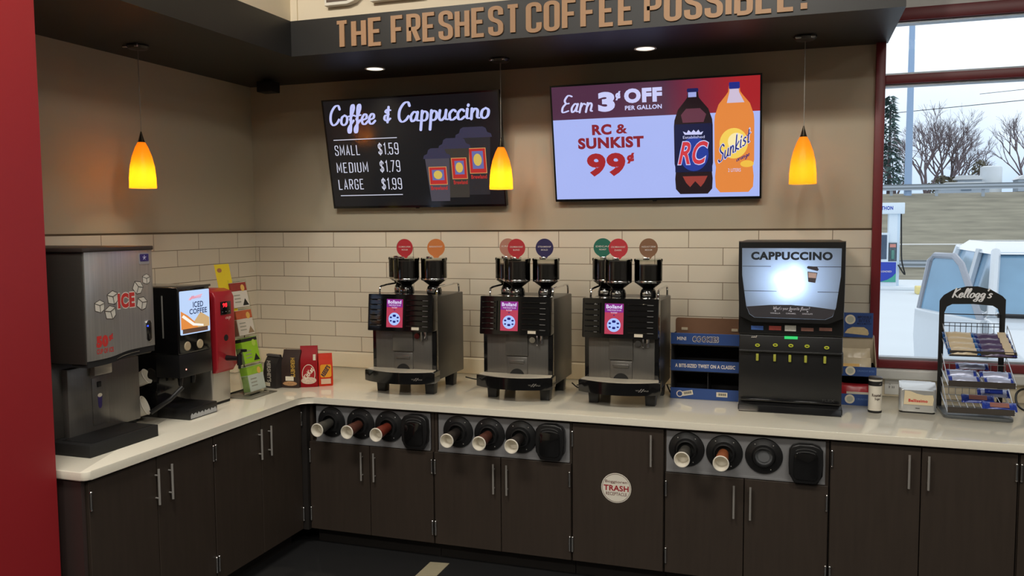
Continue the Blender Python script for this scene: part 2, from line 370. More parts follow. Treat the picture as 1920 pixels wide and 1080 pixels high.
def block(s, x0, x1, z0, z1, y, m, parent, name='lettering', wd=0.15, w=0.30, gap=0.2, ext=0.0):
    bm = bmesh.new(); cx = 0
    def V(p): return bm.verts.new((p.x, 0, p.y))
    for ch in s:
        far = 0
        for pk, path in enumerate(_bl(ch, w)):
            P = []
            for k, p in enumerate(path):
                v = Vector(p[:2])
                if len(p) > 2 and 0 < k < len(path)-1:
                    a = (Vector(path[k-1][:2])-v); b = (Vector(path[k+1][:2])-v); rr = min(p[2], a.length*0.5 if k > 1 else a.length, b.length*0.5 if k < len(path)-2 else b.length)
                    a.normalize(); b.normalize()
                    A = v+a*rr; B = v+b*rr
                    for i in range(7):
                        t = i/6; P.append(A*(1-t)**2+v*2*t*(1-t)*0.97+B*t*t+v*0.06*t*(1-t))
                else: P.append(v)
            Q = [P[0]]
            for p in P[1:]:
                if (p-Q[-1]).length > 1e-4: Q.append(p)
            closed = (Q[0]-Q[-1]).length < 1e-4 and len(Q) > 3
            if closed: Q.pop()
            n = len(Q); Ls = []
            for i in range(n):
                a = Q[i-1] if (i > 0 or closed) else None; b = Q[(i+1) % n] if (i < n-1 or closed) else None
                d1 = (Q[i]-a).normalized() if a is not None else None; d2 = (b-Q[i]).normalized() if b is not None else None
                if d1 is None: d1 = d2
                if d2 is None: d2 = d1
                n1 = Vector((-d1.y, d1.x)); n2 = Vector((-d2.y, d2.x)); mm = (n1+n2)
                if mm.length < 0.2: mm = n1
                mm.normalize(); k = wd/2/max(0.35, mm.dot(n1))
                Ls.append((V(Q[i]+mm*k+Vector((cx, 0))), V(Q[i]-mm*k+Vector((cx, 0))))); Ls[-1][0].co.y = Ls[-1][1].co.y = -0.0007*pk
            for i in range(n if closed else n-1):
                A, B = Ls[i], Ls[(i+1) % n]
                try: bm.faces.new((A[0], A[1], B[1], B[0]))
                except ValueError: pass
            far = max(far, max(q_.x for q_ in Q))
        cx += far+wd+gap*(0.5 if ch in '.' else 1)*w
    xs = [v.co.x for v in bm.verts]; zs = [v.co.z for v in bm.verts]
    a, b, c, d = min(xs), max(xs), -wd/2, 1+wd/2
    for v in bm.verts: v.co = (x0+(v.co.x-a)/(b-a)*(x1-x0), y+v.co.y, z0+(v.co.z-c)/(d-c)*(z1-z0))
    if ext:
        r = bmesh.ops.extrude_face_region(bm, geom=list(bm.faces))
        for v in [g for g in r['geom'] if isinstance(g, bmesh.types.BMVert)]: v.co.y -= ext
    mb = MB(); mb.bm.free(); mb.bm = bm
    return mb.build(name, m, parent, None, ang=20)
def flat(pts, y, m, parent, name, label=None, th=0.0006):
    return MB().prism(pts, 'y', y-th, y).build(name, m, parent, label)

# ================================================================== SETTING
XR, YF, ZC = 9.0, -9.0, 4.2
struct(MB().box(-0.3, XR, YF, 0.25, -0.12, 0).build('floor', M_FLOOR))
struct(MB().box(-0.3, XR, YF, 0.25, ZC, ZC+0.1).build('ceiling', M_WHITE))
struct(MB().box(-0.3, 0, YF, 0.25, 0, ZC).build('wall_left', M_WALL))
struct(MB().box(0, 4.14, 0, 0.25, 0, ZC).build('wall_back', M_WALL))
struct(MB().box(4.14, XR, 0, 0.25, 0, 1.065).build('wall_back_below_window', M_WHITE))
struct(MB().box(4.14, XR, 0, 0.25, 3.066, ZC).build('wall_back_above_window', M_WHITE))
struct(MB().box(7.4, XR, 0, 0.25, 1.065, 3.066).build('wall_back_pier', M_WHITE))
struct(MB().box(XR, XR+0.2, YF, 0.25, 0, ZC).build('wall_right', mat('grey store wall', (150, 146, 140), 0.8)))
struct(MB().box(-0.3, XR, YF-0.2, YF, 0, ZC).build('wall_front', mat('dark store wall', (92, 88, 84), 0.8)))
struct(MB().box(0, 4.14, -0.010, 0, 0.9, 1.851).build('wall_back_tile', M_TILEB))
struct(MB().box(0, 0.010, -2.63, -0.010, 0.9, 1.851).build('wall_left_tile', M_TILEL))
M_EDGE = mat('bronze tile edge strip', (96, 80, 62), 0.35, metal=0.5)
struct(MB().box(0, 4.14, -0.013, 0, 1.851, 1.859).build('trim_1', M_EDGE))
struct(MB().box(0, 0.013, -2.63, -0.013, 1.851, 1.859).build('trim_2', M_EDGE))
struct(MB().box(0.0, 4.14, -0.034, -0.010, 0.9, 1.006, 0.008, 3).build('trim_3', M_LEDGE))
struct(MB().box(0.010, 0.034, -2.63, -0.034, 0.9, 1.006, 0.008, 3).build('trim_4', M_LEDGE))
# red wing wall at the left end of the counter
struct(MB().box(-0.3, 0.905, -3.0, -2.635, 0, ZC).build('wall_wing', M_RED))
# soffit: L shaped dark band with cream wall above
so = MB(); so.box(0, 4.2, -0.85, 0, 2.888, 3.092); so.box(0, 0.9, -2.635, -0.85, 2.888, 3.092)
struct(so.build('ceiling_soffit', M_SOFFIT))
so = MB(); so.box(0, 4.2, -0.85, 0, 3.092, ZC); so.box(0, 0.9, -2.635, -0.85, 3.092, ZC)
struct(so.build('wall_upper', M_CREAM))
struct(MB().box(0.945, 0.95, -0.852, -0.85, 3.092, ZC).build('trim_5', mat('cream seam', (190, 172, 138), 0.7)))
# window
wr = thing('window_1', 'tall shop window with dark red frame to the right of the tiled wall', 'window'); wr['kind'] = 'structure'
fr = MB()
fr.box(4.14, 4.19, -0.045, 0.10, 1.065, 3.066, 0.004); fr.box(7.35, 7.40, -0.045, 0.10, 1.065, 3.066, 0.004)
fr.box(4.19, 7.35, -0.045, 0.10, 1.065, 1.113, 0.004); fr.box(4.19, 7.35, -0.045, 0.10, 2.657, 2.706, 0.004); fr.box(4.19, 7.35, -0.045, 0.10, 2.997, 3.066, 0.004)
fr.box(5.75, 5.80, -0.045, 0.10, 1.113, 2.997, 0.004)
fr.build('window_frame', M_REDFR, wr)
gk = MB(); M_GASK = mat('pale gasket', (176, 184, 192), 0.4, metal=0.4)
for z in (1.113, 2.706): gk.box(4.19, 5.75, -0.02, 0.05, z, z+0.012)
gk.box(4.19, 5.75, -0.02, 0.05, 2.985, 2.997); gk.box(4.19, 5.75, -0.02, 0.05, 2.645, 2.657)
gk.build('window_gasket', M_GASK, wr)
for z0, z1 in ((1.125, 2.645), (2.718, 2.985)):
    MB().box(4.19, 5.75, 0.02, 0.028, z0, z1).build('window_pane', M_GLASSW, wr)
    MB().box(5.80, 7.35, 0.02, 0.028, z0, z1).build('window_pane', M_GLASSW, wr)
struct(MB().box(4.14, 7.4, -0.075, 0, 1.005, 1.063, 0.01, 3).build('window_1_sill', mat('pale sill', (214, 214, 210), 0.3, var=0.03)))
struct(MB().box(4.14, 7.4, -0.024, 0, 0.9, 1.005, 0.003).build('trim_6', M_LEDGE))

# ================================================================== COUNTER
def arc(cx, cy, r, a0, a1, n=8): return [(cx+r*math.cos(a0+(a1-a0)*i/n), cy+r*math.sin(a0+(a1-a0)*i/n)) for i in range(n+1)]
ct = [(0.012, -0.012), (0.012, -2.605)] + arc(0.995, -2.575, 0.03, -PI/2, 0) + arc(1.095, -1.078, 0.07, PI, PI/2) + [(5.6, -1.008), (5.6, -0.012)]
tag(MB().prism(ct, 'z', 0.8628, 0.9, 0.004, 2).build('worktop', M_COUNTER), 'long L-shaped cream quartz worktop running under all the drink machines', 'countertop')

# ================================================================== CABINETS
def handle(cx, z0, z1, par):
    h = MB(); y = -0.040
    h.tube([(cx, y, z0), (cx, y, z1)], 0.0055, 10)
    for z in (z0+0.03, z1-0.03): h.tube([(cx, y, z), (cx, -0.019, z)], 0.004, 8)
    return h.build('handle', M_NICKEL, par)
def hinge(cx, z, par):
    h = MB(); h.cyl((cx, -0.024, z), 0.0058, 0.072, 'z', 10); h.ball((cx, -0.024, z+0.073), 0.0068); h.ball((cx, -0.024, z-0.001), 0.0062)
    h.build('hinge', M_CHROME, par)
def cabinet(label, loc, rz, W, panel, handles, hinges, single=False, hz=(0.43, 0.595)):
    t = thing('base_cabinet', label, 'cabinet', loc, rz, 'base cabinets under the counter')
    D = 0.84; b = MB(); top = 0.861
    zb = 0.632 if panel else 0.845
    # carcass with open front niche when it carries cup dispensers
    b.box(0.001, 0.018, 0, D, 0.1, top); b.box(W-0.018, W-0.001, 0, D, 0.1, top); b.box(0.018, W-0.018, 0, D, 0.1, 0.118)
    b.box(0.018, W-0.018, D-0.01, D, 0.118, top); b.box(0.018, W-0.018, 0, D-0.01, 0.846, top)
    if panel: b.box(0.018, W-0.018, 0, D-0.01, 0.616, 0.632)
    b.build('carcass', M_WOOD, t)
    MB().box(0.001, W-0.001, 0.07, 0.09, 0.0, 0.1).build('toe_kick', M_WOODIN, t)
    zt = 0.628 if panel else 0.848
    if panel:
        p = MB(); x0, x1 = panel
        p.box(x0, x1, -0.004, 0.0, 0.637, 0.843); p.box(x0, x1, -0.012, -0.004, 0.632, 0.640); p.box(x1-0.175, x1, -0.0055, -0.004, 0.640, 0.843)
        p.build('dispenser_panel', M_PANEL, t)
    if single: doors = [(0.004, W-0.004)]
    else: doors = [(0.004, W/2-0.002), (W/2+0.002, W-0.004)]
    for i, (a, c) in enumerate(doors):
        d = MB().box(a, c, -0.018, -0.001, 0.105, zt, 0.0015, 1).build('door', M_WOOD, t)
        handle(handles[i], hz[0], hz[1], d)
    for hx in hinges:
        for z in ((0.51, 0.16) if panel else (0.73, 0.16)): hinge(hx, z, t)
    return t
Y0 = -0.962
c1 = cabinet('two-door cabinet nearest the counter corner, grey strip with three cups above its doors', (1.034, Y0, 0), 0, 0.800, (0.046, 0.779), (0.354, 0.434), (0.009, 0.791))
c2 = cabinet('two-door cabinet below the middle coffee machine, between corner cabinet and trash cabinet', (1.836, Y0, 0), 0, 0.794, (0.026, 0.781), (0.360, 0.436), (0.009, 0.785))
c3 = cabinet('narrow single-door cabinet with the round trash sticker', (2.632, Y0, 0), 0, 0.485, None, (0.420,), (0.004,), True, (0.656, 0.819))
c4 = cabinet('two-door cabinet right of the trash door with two cups and one empty dispenser', (3.119, Y0, 0), 0, 0.786, (0.008, 0.768), (0.345, 0.424), (0.009, 0.777))
c5 = cabinet('full-height two-door cabinet below the napkin holder without any cup dispensers', (3.907, Y0, 0), 0, 0.793, None, (0.344, 0.426), (0.009, 0.784), False, (0.656, 0.815))
c6 = cabinet('cabinet at the far right edge, cut off by the picture, below the snack rack', (4.702, Y0, 0), 0, 0.78, None, (0.34, 0.42), (0.009, 0.771), False, (0.656, 0.815))
cA = cabinet('two-door cabinet below the ice machine next to the red wall', (0.982, -2.572, 0), PI/2, 0.785, None, (0.380, 0.466), (0.009, 0.776), False, (0.635, 0.80))
cB = cabinet('two-door cabinet on the left side below the red hot water tank, beside the inner corner', (0.982, -1.786, 0), PI/2, 0.786, None, (0.369, 0.456), (0.009, 0.777), False, (0.635, 0.80))
# trash sticker is part of its door
dr = [o for o in c3.children if o.name.startswith('door')][0]
st = MB().prism(disc(0.238, 0.522, 0.079), 'y', -0.0192, -0.018).build('trash_sticker', M_CUPW, c3, 'round white sticker with red TRASH lettering')
rg = MB().lathe([(0.0745, -0.0194), (0.0745, -0.0199), (0.0725, -0.0199), (0.0725, -0.0194)], (0.238, 0, 0.522), 'y', 40, cap=False).build('sticker_ring', mat('dark sticker ink', (92, 62, 54), 0.6), st)
M_RINK = mat('red ink', (170, 24, 38), 0.6); M_BINK = mat('brown ink', (110, 52, 46), 0.6)
text('TRASH', 0.172, 0.304, 0.506, 0.536, -0.0196, M_RINK, st, bold=0.03)
text('Boggtoren', 0.180, 0.296, 0.544, 0.562, -0.0196, M_BINK, st, bold=0.01)
text('RECEPTACLE', 0.184, 0.294, 0.482, 0.499, -0.0196, M_BINK, st, bold=0.01)
# end panel next to the red wall
tag(MB().box(0.1, 0.985, -2.592, -2.574, 0.0, 0.8615).build('end_panel', mat('dark plum laminate', (62, 50, 48), 0.45, var=0.1, scale=4)), 'dark end panel closing the counter beside the red wall', 'cabinet panel')
tag(MB().box(0.965, 1.033, -0.999, -0.945, 0.1, 0.8615).build('corner_filler', M_WOODIN), 'dark filler post in the inner corner of the two cabinet runs', 'cabinet panel')

# ------------------------------------------------------------------ cup and lid dispensers, cups
def cup_dispenser(label, x, z, empty=False):
    t = thing('cup_dispenser', label, 'cup dispenser', (x, -0.966, z), 0, 'round black cup dispensers under the counter')
    MB().lathe([(0.088, 0.0), (0.0895, -0.004), (0.086, -0.009), (0.075, -0.012), (0.058, -0.018), (0.050, -0.032), (0.043, -0.034), (0.041, -0.02), (0.041, 0.0)], (0, 0, 0), 'y', 40, cap=False).build('collar', M_BLACK, t)
    MB().lathe([(0.041, 0.0), (0.041, -0.006), (0.0, -0.006)] if not empty else [(0.041, 0.0), (0.041, -0.012), (0.028, -0.012), (0.028, -0.017), (0.0, -0.017)], (0, 0, 0), 'y', 24, cap=False).build('plunger', M_MATT if not empty else mat('grey plunger', (104, 106, 108), 0.5), t)
    s = MB()
    for a in (0.9, 2.2, 5.2): s.ball((0.072*math.cos(a), -0.013, 0.072*math.sin(a)), 0.0032)
    s.build('screw', M_NICKEL, t)
    return t
def paper_cup(label, x, z, m, ysh=0.0, sag=0.012):
    t = thing('paper_cup', label, 'paper cup', (x, -0.970, z), 0, 'paper cups in the under-counter dispensers')
    L0 = 0.150+ysh
    dz = lambda co: Vector((co.x, co.y, co.z + co.y/L0*sag))
    MB().lathe([(0.0, -0.012), (0.026, -0.012), (0.0355, -L0+0.004), (0.0348, -L0)], (0, 0, 0), 'y', 32, cap=False).map(dz).build('cup_wall', m, t)
    MB().lathe([(0.034, -L0+0.0005), (0.0345, -L0-0.004), (0.0375, -L0-0.004), (0.039, -L0), (0.037, -L0+0.004), (0.034, -L0+0.0005)], (0, 0, 0), 'y', 32, cap=False).map(dz).build('rim', M_CUPW, t, 'white rolled rim')
    MB().lathe([(0.0346, -L0+0.0004), (0.0300, -0.095), (0.0, -0.095)], (0, 0, 0), 'y', 32, cap=False).map(dz).build('cup_lining', M_CUPW, t, 'white inside of the cup')
    return t
M_CG = mat('dark grey cup', (70, 68, 63), 0.5, var=0.15); M_CB = mat('brown printed cup', (84, 48, 38), 0.45, var=0.35, scale=40)
M_CR = mat('red printed cup', (112, 44, 30), 0.45, var=0.45, scale=45); M_CK = mat('black printed cup', (40, 34, 32), 0.5, var=0.4, scale=40)
M_CC = mat('copper printed cup', (150, 86, 52), 0.4, var=0.3, scale=40)
DSP = [
 ('left', 1.184, .752, M_CG, 'grey'), ('left', 1.375, .754, M_CB, 'brown'), ('left', 1.556, .752, M_CR, 'red'),
 ('middle', 1.981, .752, M_CK, 'black'), ('middle', 2.166, .751, M_CB, 'brown'), ('middle', 2.347, .750, M_CK, 'black'),
 ('right', 3.228, .754, M_CG, 'grey'), ('right', 3.414, .750, M_CC, 'copper'), ('right', 3.603, .749, None, '')]
ORD = ['first', 'second', 'third']
for i, (g, x, z, m, cn) in enumerate(DSP):
    o = ORD[i % 3]
    if m:
        cup_dispenser('round black cup dispenser, %s from the left in the %s dispenser strip, holding a cup' % (o, g), x, z)
        paper_cup('%s paper cup with white rim, %s from the left in the %s dispenser strip' % (cn, o, g), x-0.004, z-0.002, m)
    else: cup_dispenser('empty round black cup dispenser without a cup, beside the right lid holder', x, z, True)
def lid_dispenser(label, x, z):
    t = thing('lid_dispenser', label, 'lid dispenser', (x, -0.966, z), 0, 'black lid dispensers beside the cups')
    w = 0.077
    ol = [(-0.052, -0.098), (0.052, -0.098), (0.066, -0.07), (w, -0.055), (w+0.002, 0.0), (w, 0.065), (0.062, 0.085), (0.03, 0.096), (-0.03, 0.096), (-0.062, 0.085), (-w, 0.065), (-w-0.002, 0), (-w, -0.055), (-0.066, -0.07)]
    MB().prism(ol, 'y', -0.045, 0.0, 0.008, 3).build('housing', M_BLACK, t)
    MB().prism(rrect(-0.055, 0.055, -0.075, 0.055, 0.02), 'y', -0.052, -0.044, 0.003).build('front_window', M_GLOSS, t)
    h = MB()
    for k, zz in enumerate((0.056, 0.070)): h.tube([(0.052*math.sin(a), -0.048+0.003*k, zz-0.018+0.022*math.cos(a)) for a in [(-1.1+2.2*j/10) for j in range(11)]], 0.0028, 6)
    h.build('retainer', mat('dark grey lid edge', (70, 70, 70), 0.25), t)
    return t
lid_dispenser('black lid holder at the right end of the left dispenser strip', 1.730, .741)
lid_dispenser('black lid holder at the right end of the middle dispenser strip', 2.518, .742)
lid_dispenser('black lid holder at the right end of the right dispenser strip', 3.798, .735)
struct(MB().prism([(1.815, -1.20), (1.925, -1.16), (1.925, -0.985), (1.815, -1.0)], 'z', 0.0, 0.003).build('trim_7', M_STRIP))

# ================================================================== COFFEE MACHINES
M_SCR = glow('machine screen red', (188, 62, 88), 0.9, 'AUTO'); M_SCP = glow('machine screen purple', (140, 40, 140), 0.9)
M_SCW = glow('screen white lettering', (232, 226, 255), 1.0); M_SCB = glow('screen pale blue', (170, 196, 255), 1.0); M_SCN = glow('screen navy', (22, 24, 110), 1.0)
M_TRAY = mat('brushed drip grate', (222, 212, 192), 0.28, metal=0.12, var=0.2, scale=5, stretch=(3, 0.3, 1))
SIGN = {k: mat(k+' flavor card', c, 0.5, var=0.02) for k, c in dict(red=(200, 52, 60), orange=(222, 130, 66), navy=(52, 44, 92), green=(34, 112, 92), brown=(146, 106, 78), pink=(196, 138, 118), bottle=(70, 78, 62)).items()}
M_INK = mat('white ink', (235, 225, 215), 0.6)
def slope(co): return Vector((co.x, co.y+(co.z-0.376)*0.0935, co.z))
def coffee_machine(label, loc, signs, scrtext, fills):
    t = thing('coffee_machine', label, 'coffee machine', loc, 0, 'black bean-to-cup coffee machines on the back counter')
    MB().box(-0.205, 0.205, -0.30, 0.10, 0.08, 0.575, 0.006).build('body', M_DKGREY, t)
    MB().box(-0.206, 0.206, -0.331, -0.298, 0.085, 0.38, 0.003).build('side_frame', M_GLOSS, t)
    bp = MB().box(-0.182, 0.182, -0.337, -0.325, 0.10, 0.378, 0.002).build('brew_panel', M_DSTEEL, t, 'dark brushed steel brewing panel')
    MB().box(-0.066, 0.066, -0.350, -0.33, 0.252, 0.40, 0.004).build('outlet_cover', M_DSTEEL, bp); MB().box(-0.062, 0.062, -0.344, -0.33, 0.125, 0.245, 0.006).build('grounds_drawer', M_DSTEEL, bp); MB().box(-0.045, 0.045, -0.351, -0.343, 0.208, 0.228, 0.005).build('drawer_grip', M_DSTEEL, bp)
    MB().prism([(0.046*math.cos(PI*i/16), 0.125+0.052*math.sin(PI*i/16)) for i in range(17)], 'y', -0.3475, -0.343).build('grounds_opening', M_MATT, bp)
    MB().cyl((0.095, -0.356, 0.345), 0.017, 0.025, 'y', 16).build('milk_valve', M_CHROME, bp); MB().tube([(0.125, -0.352, 0.375), (0.125, -0.358, 0.34), (0.128, -0.358, 0.315)], 0.006, 8).build('milk_nozzle', M_CHROME, bp); MB().box(0.140, 0.156, -0.354, -0.33, 0.325, 0.375, 0.003).build('water_nozzle', M_CHROME, bp)
    hd = MB().prism([(-0.30, 0.374), (-0.395, 0.376), (-0.375, 0.590), (-0.30, 0.590)], 'x', -0.208, 0.208, 0.008, 3).build('control_head', M_GLOSS, t)
    for i in range(6):
        z = 0.405+0.03*i
        for a_, b_, m0, m1_ in ((0.045, 0.190, 0.150, 0.183), (-0.192, -0.115, -0.140, -0.122)):
            MB().box(a_, b_, -0.402, -0.394, z, z+0.007, 0.002, 1).map(slope).build('button', M_GLOSS, hd)
            MB().box(m0, m1_, -0.4028, -0.402, z+0.0005, z+0.004).map(slope).build('button_mark', mat('silver button marks', (150, 150, 150), 0.3, metal=0.6), hd)
    MB().box(-0.108, -0.104, -0.402, -0.394, 0.40, 0.565).map(slope).build('divider', M_GLOSS, hd)
    sc = MB().box(-0.081, 0.021, -0.400, -0.394, 0.398, 0.562).map(slope).build('screen', M_SCR, hd, 'lit red touch screen')
    def S(pts, m, n): return MB().prism(pts, 'y', -0.4006, -0.4001).map(slope).build(n, m, hd)
    S([(-0.081, 0.515), (0.021, 0.515), (0.021, 0.562), (-0.081, 0.562)], M_SCP, 'screen_banner')
    text(scrtext, -0.073, 0.013, 0.536, 0.556, -0.4012, M_SCW, hd, 'screen_lettering', bold=0.02, post=slope)
    text('WHERE WOULD YOU LIKE', -0.068, 0.010, 0.523, 0.531, -0.4012, M_SCW, hd, 'screen_lettering', post=slope)
    text('TO START', -0.048, -0.012, 0.509, 0.517, -0.4012, M_SCW, hd, 'screen_lettering', post=slope)
    S(disc(-0.030, 0.447, 0.037), M_SCB, 'screen_dial')
    ic = MB()
    for x, z, r in ((-0.03, 0.466, .010), (-0.052, 0.456, .007), (-0.008, 0.456, .007), (-0.03, 0.431, .009), (-0.052, 0.436, .006), (-0.008, 0.436, .006), (-0.03, 0.500, .004)):
        ic.prism(rrect(x-r, x+r, z-r*0.7, z+r*0.7, r*0.5, 3), 'y', -0.4014, -0.4008)
    ic.map(slope).build('screen_icons', M_SCN, hd)
    MB().box(0.082, 0.128, -0.4025, -0.394, 0.386, 0.402).map(slope).build('price_label', M_PAPER, hd, 'small white label')
    n = 12
    fp = [(-0.225+0.450*i/n, -0.400-0.066*math.sin(PI*i/n)) for i in range(n+1)]
    tr = MB().prism([(0.215, -0.30), (-0.215, -0.30)]+fp, 'z', 0.076, 0.143, 0.006).build('drip_tray', M_GLOSS, t)
    fp2 = [(-0.214+0.428*i/n, -0.392-0.064*math.sin(PI*i/n)) for i in range(n+1)]
    MB().prism([(0.203, -0.323), (-0.203, -0.323)]+fp2, 'z', 0.143, 0.147, 0.001, 1).build('drip_grate', M_TRAY, tr, 'shiny brushed metal drip grate')
    script('Kaffee' if False else 'coffee', 0.09, 0.17, 0.098, 0.116, -0.4500, M_NICKEL, tr, 0.06)
    for sx, sy in ((-1, -0.30), (1, -0.30), (-1, 0.0), (1, 0.0)):
        MB().prism([(sx*0.158-0.032, 0.085), (sx*0.158+0.032, 0.085), (sx*0.158+0.026, 0), (sx*0.158-0.026, 0)], 'y', sy-0.028, sy+0.028, 0.004).build('foot', M_BLACK, t)
    for sx in (-1, 1):
        MB().tube(catmull([(sx*0.188, -0.27, 0.574), (sx*0.188, -0.262, 0.615), (sx*0.188, -0.235, 0.628), (sx*0.188, -0.09, 0.632), (sx*0.188, 0.04, 0.632), (sx*0.188, 0.07, 0.615), (sx*0.188, 0.075, 0.574)], 4), 0.006, 8).build('cup_rail', M_CHROME, t)
    for (hx, hy), fl in zip(((-0.150, -0.045), (-0.052, -0.175), (0.112, -0.135)), fills):
        h = MB().lathe([(0.028, 0.628), (0.078, 0.665), (0.078, 0.792), (0.0765, 0.792), (0.0765, 0.666), (0.027, 0.629)], (hx, hy, 0), 'z', 32, cap=False).build('bean_hopper', M_HOPPER, t)
        MB().lathe([(0.0, 0.632), (0.026, 0.632), (0.0755, 0.668), (0.0755, fl), (0.0, fl+0.002)], (hx, hy, 0), 'z', 32, cap=False).build('coffee_beans', M_BEAN, h, 'dark coffee beans filling the hopper')
        MB().lathe([(0.0, 0.574), (0.045, 0.574), (0.047, 0.60), (0.04, 0.622), (0.030, 0.632), (0.0, 0.632)], (hx, hy, 0), 'z', 24, cap=False).build('hopper_base', M_GLOSS, h)
        MB().lathe([(0.0785, 0.662), (0.0795, 0.664), (0.0795, 0.672), (0.0785, 0.674)], (hx, hy, 0), 'z', 32, cap=False).build('hopper_ring', M_CHROME, h)
        l = MB(); l.lathe([(0.0, 0.797), (0.076, 0.797), (0.080, 0.794), (0.080, 0.782), (0.0785, 0.782), (0.0785, 0.792), (0.0, 0.792)], (hx, hy, 0), 'z', 32, cap=False)
        l.build('hopper_lid', M_ACRYL, h)
        MB().box(hx-0.018, hx+0.018, hy-0.075, hy-0.06, 0.792, 0.806, 0.003).build('lid_latch', M_CHROME, h); MB().box(hx-0.024, hx+0.024, hy-0.056, hy-0.04, 0.588, 0.610, 0.004).build('hopper_latch', M_CHROME, h)
    for hx, hy, col, a, txt, in signs:
        g = MB(); n = 28; r = 0.0535
        pts = [(r*math.cos(-PI/2+0.42+(2*PI-0.84)*i/n), 0.0+r*math.sin(-PI/2+0.42+(2*PI-0.84)*i/n)) for i in range(n+1)] + [(-0.013, -0.060), (0.013, -0.060)]
        tf = lambda co, hx=hx, hy=hy, a=a: Vector((hx+co.x*math.cos(a), hy+co.x*math.sin(a)+co.y, 0.857+co.z))
        sg = MB().prism(pts, 'y', -0.0012, 0.0012).map(tf).build('flavor_sign', SIGN[col], t, 'round %s flavor card standing on a hopper' % ('dark green' if col == 'bottle' else col))
        if txt:
            text(txt[0], -0.040, 0.040, 0.002, 0.011, -0.0018, M_INK, sg, 'lettering', bold=0.01, post=tf)
            if len(txt) > 1: text(txt[1], -0.020, 0.020, -0.016, -0.007, -0.0018, M_INK, sg, 'lettering', bold=0.01, post=tf)
    return t
HB, HC, HR = (-0.128, -0.04), (-0.052, -0.19), (0.112, -0.15)
m1 = coffee_machine('left coffee machine with red and orange flavor cards on its hoppers', (1.545, -0.405, 0.9),
  [(-0.068, -0.165, 'bottle', 0, None), (-0.054, -0.19, 'red', 0, ('COLOMBIAN SUPREMO', 'MEDIUM')), (0.130, -0.14, 'orange', 0.6, ('BREAKFAST',))], 'Bolland', (0.775, 0.778, 0.778))
m2 = coffee_machine('middle coffee machine with red and dark blue flavor cards on its hoppers', (2.245, -0.380, 0.9),
  [(-0.150, -0.05, 'pink', 0, ('CREME',)), (-0.050, -0.19, 'red', 0, ('COLOMBIAN ROAST', 'BLEND')), (0.108, -0.15, 'navy', 0, ('STEAMSHIP', 'BOLD'))], 'Brolland', (0.755, 0.778, 0.762))
m3 = coffee_machine('right coffee machine with green, red and brown flavor cards, beside the blue cookie display', (2.838, -0.360, 0.9),
  [(-0.165, -0.06, 'green', 0.25, ('DECAF', 'ROAST')), (-0.048, -0.19, 'red', 0.12, ('COLOMBIAN ROAST', 'DARK')), (0.112, -0.13, 'brown', 0.45, ('HAZELNUT CREAM', 'MEDIUM'))], 'Bolland', (0.783, 0.783, 0.762))
def cord(par, pts, r=0.0042):
    p0 = Vector(par.location)
    return MB().tube(catmull([tuple(Vector(p)-p0) for p in pts], 6), r, 8).build('power_cord', M_BLACK, par)
k1 = cord(m1, [(1.76, -0.30, 0.93), (1.80, -0.24, 0.908), (1.86, -0.22, 0.906), (1.90, -0.16, 0.906), (1.86, -0.08, 0.935), (1.84, -0.05, 0.955)])
MB().lathe([(0.0, 0), (0.014, 0.0), (0.018, 0.012), (0.018, 0.03), (0.012, 0.038), (0.0, 0.038)], (0.295, 0.355, 0.055), 'y', 16, cap=False).build('plug', M_BLACK, k1)
cord(m2, [(2.46, -0.32, 0.935), (2.49, -0.31, 0.908), (2.54, -0.34, 0.905), (2.60, -0.33, 0.905), (2.62, -0.28, 0.906), (2.56, -0.22, 0.906), (2.47, -0.24, 0.907)])
cord(m3, [(3.03, -0.30, 0.95), (3.052, -0.32, 0.912), (3.060, -0.29, 0.905), (3.055, -0.20, 0.905), (3.03, -0.16, 0.906)])
tag(MB().tube(catmull([(4.95, -0.30, 0.908), (4.88, -0.26, 0.907), (4.855, -0.20, 0.93), (4.87, -0.12, 0.97), (4.92, -0.06, 0.985), (4.99, -0.04, 0.96)], 6), 0.006, 8).build('loose_cable', M_BLACK), 'thick black cable curling up beyond the snack rack at the right edge', 'cable')

# ================================================================== CAPPUCCINO MACHINE
t = thing('cappuccino_machine', 'large black cappuccino machine with glowing sign left of the window', 'cappuccino machine', (3.713, -0.33, 0.9))
b = MB(); b.box(-0.258, 0.258, -0.268, 0.25, 0.03, 0.40, 0.006); b.box(-0.262, 0.262, -0.270, 0.25, 0.40, 0.895, 0.010, 3)
b.build('cabinet', M_BLACK, t)
MB().box(-0.252, 0.258, -0.27, 0.05, 0.02, 0.05, 0.004).build('base', M_MATT, t)
tr = MB().prism([(-0.265, 0.05), (-0.335, 0.004), (-0.335, 0.0), (-0.10, 0.0), (-0.10, 0.05)], 'x', -0.252, 0.256, 0.004).build('drip_tray', M_BLACK, t)
MB().box(-0.258, 0.262, -0.30, -0.05, 0.0, 0.03, 0.004).build('tray_foot', M_MATT, t)
MB().box(-0.245, 0.250, -0.285, -0.266, 0.048, 0.060, 0.003).build('tray_edge', M_GLOSS, tr)
fc = MB()
def dy(p): return p
ol = [(-0.246, 0.862), (0.242, 0.862), (0.240, 0.72), (0.220, 0.56), (0.205, 0.512), (0.17, 0.495), (-0.18, 0.498), (-0.205, 0.515), (-0.222, 0.56), (-0.244, 0.72)]
hb = MB()
n = len(ol); cx, cz = 0.0, 0.69
bm = hb.bm
inn = [bm.verts.new((p[0], -0.268, p[1])) for p in ol]; inf = [bm.verts.new((p[0], -0.318, p[1])) for p in ol]
ou = [(-0.266, 0.897), (0.264, 0.897), (0.264, 0.70), (0.262, 0.56), (0.258, 0.50), (0.19, 0.470), (-0.19, 0.470), (-0.258, 0.50), (-0.262, 0.56), (-0.266, 0.70)]
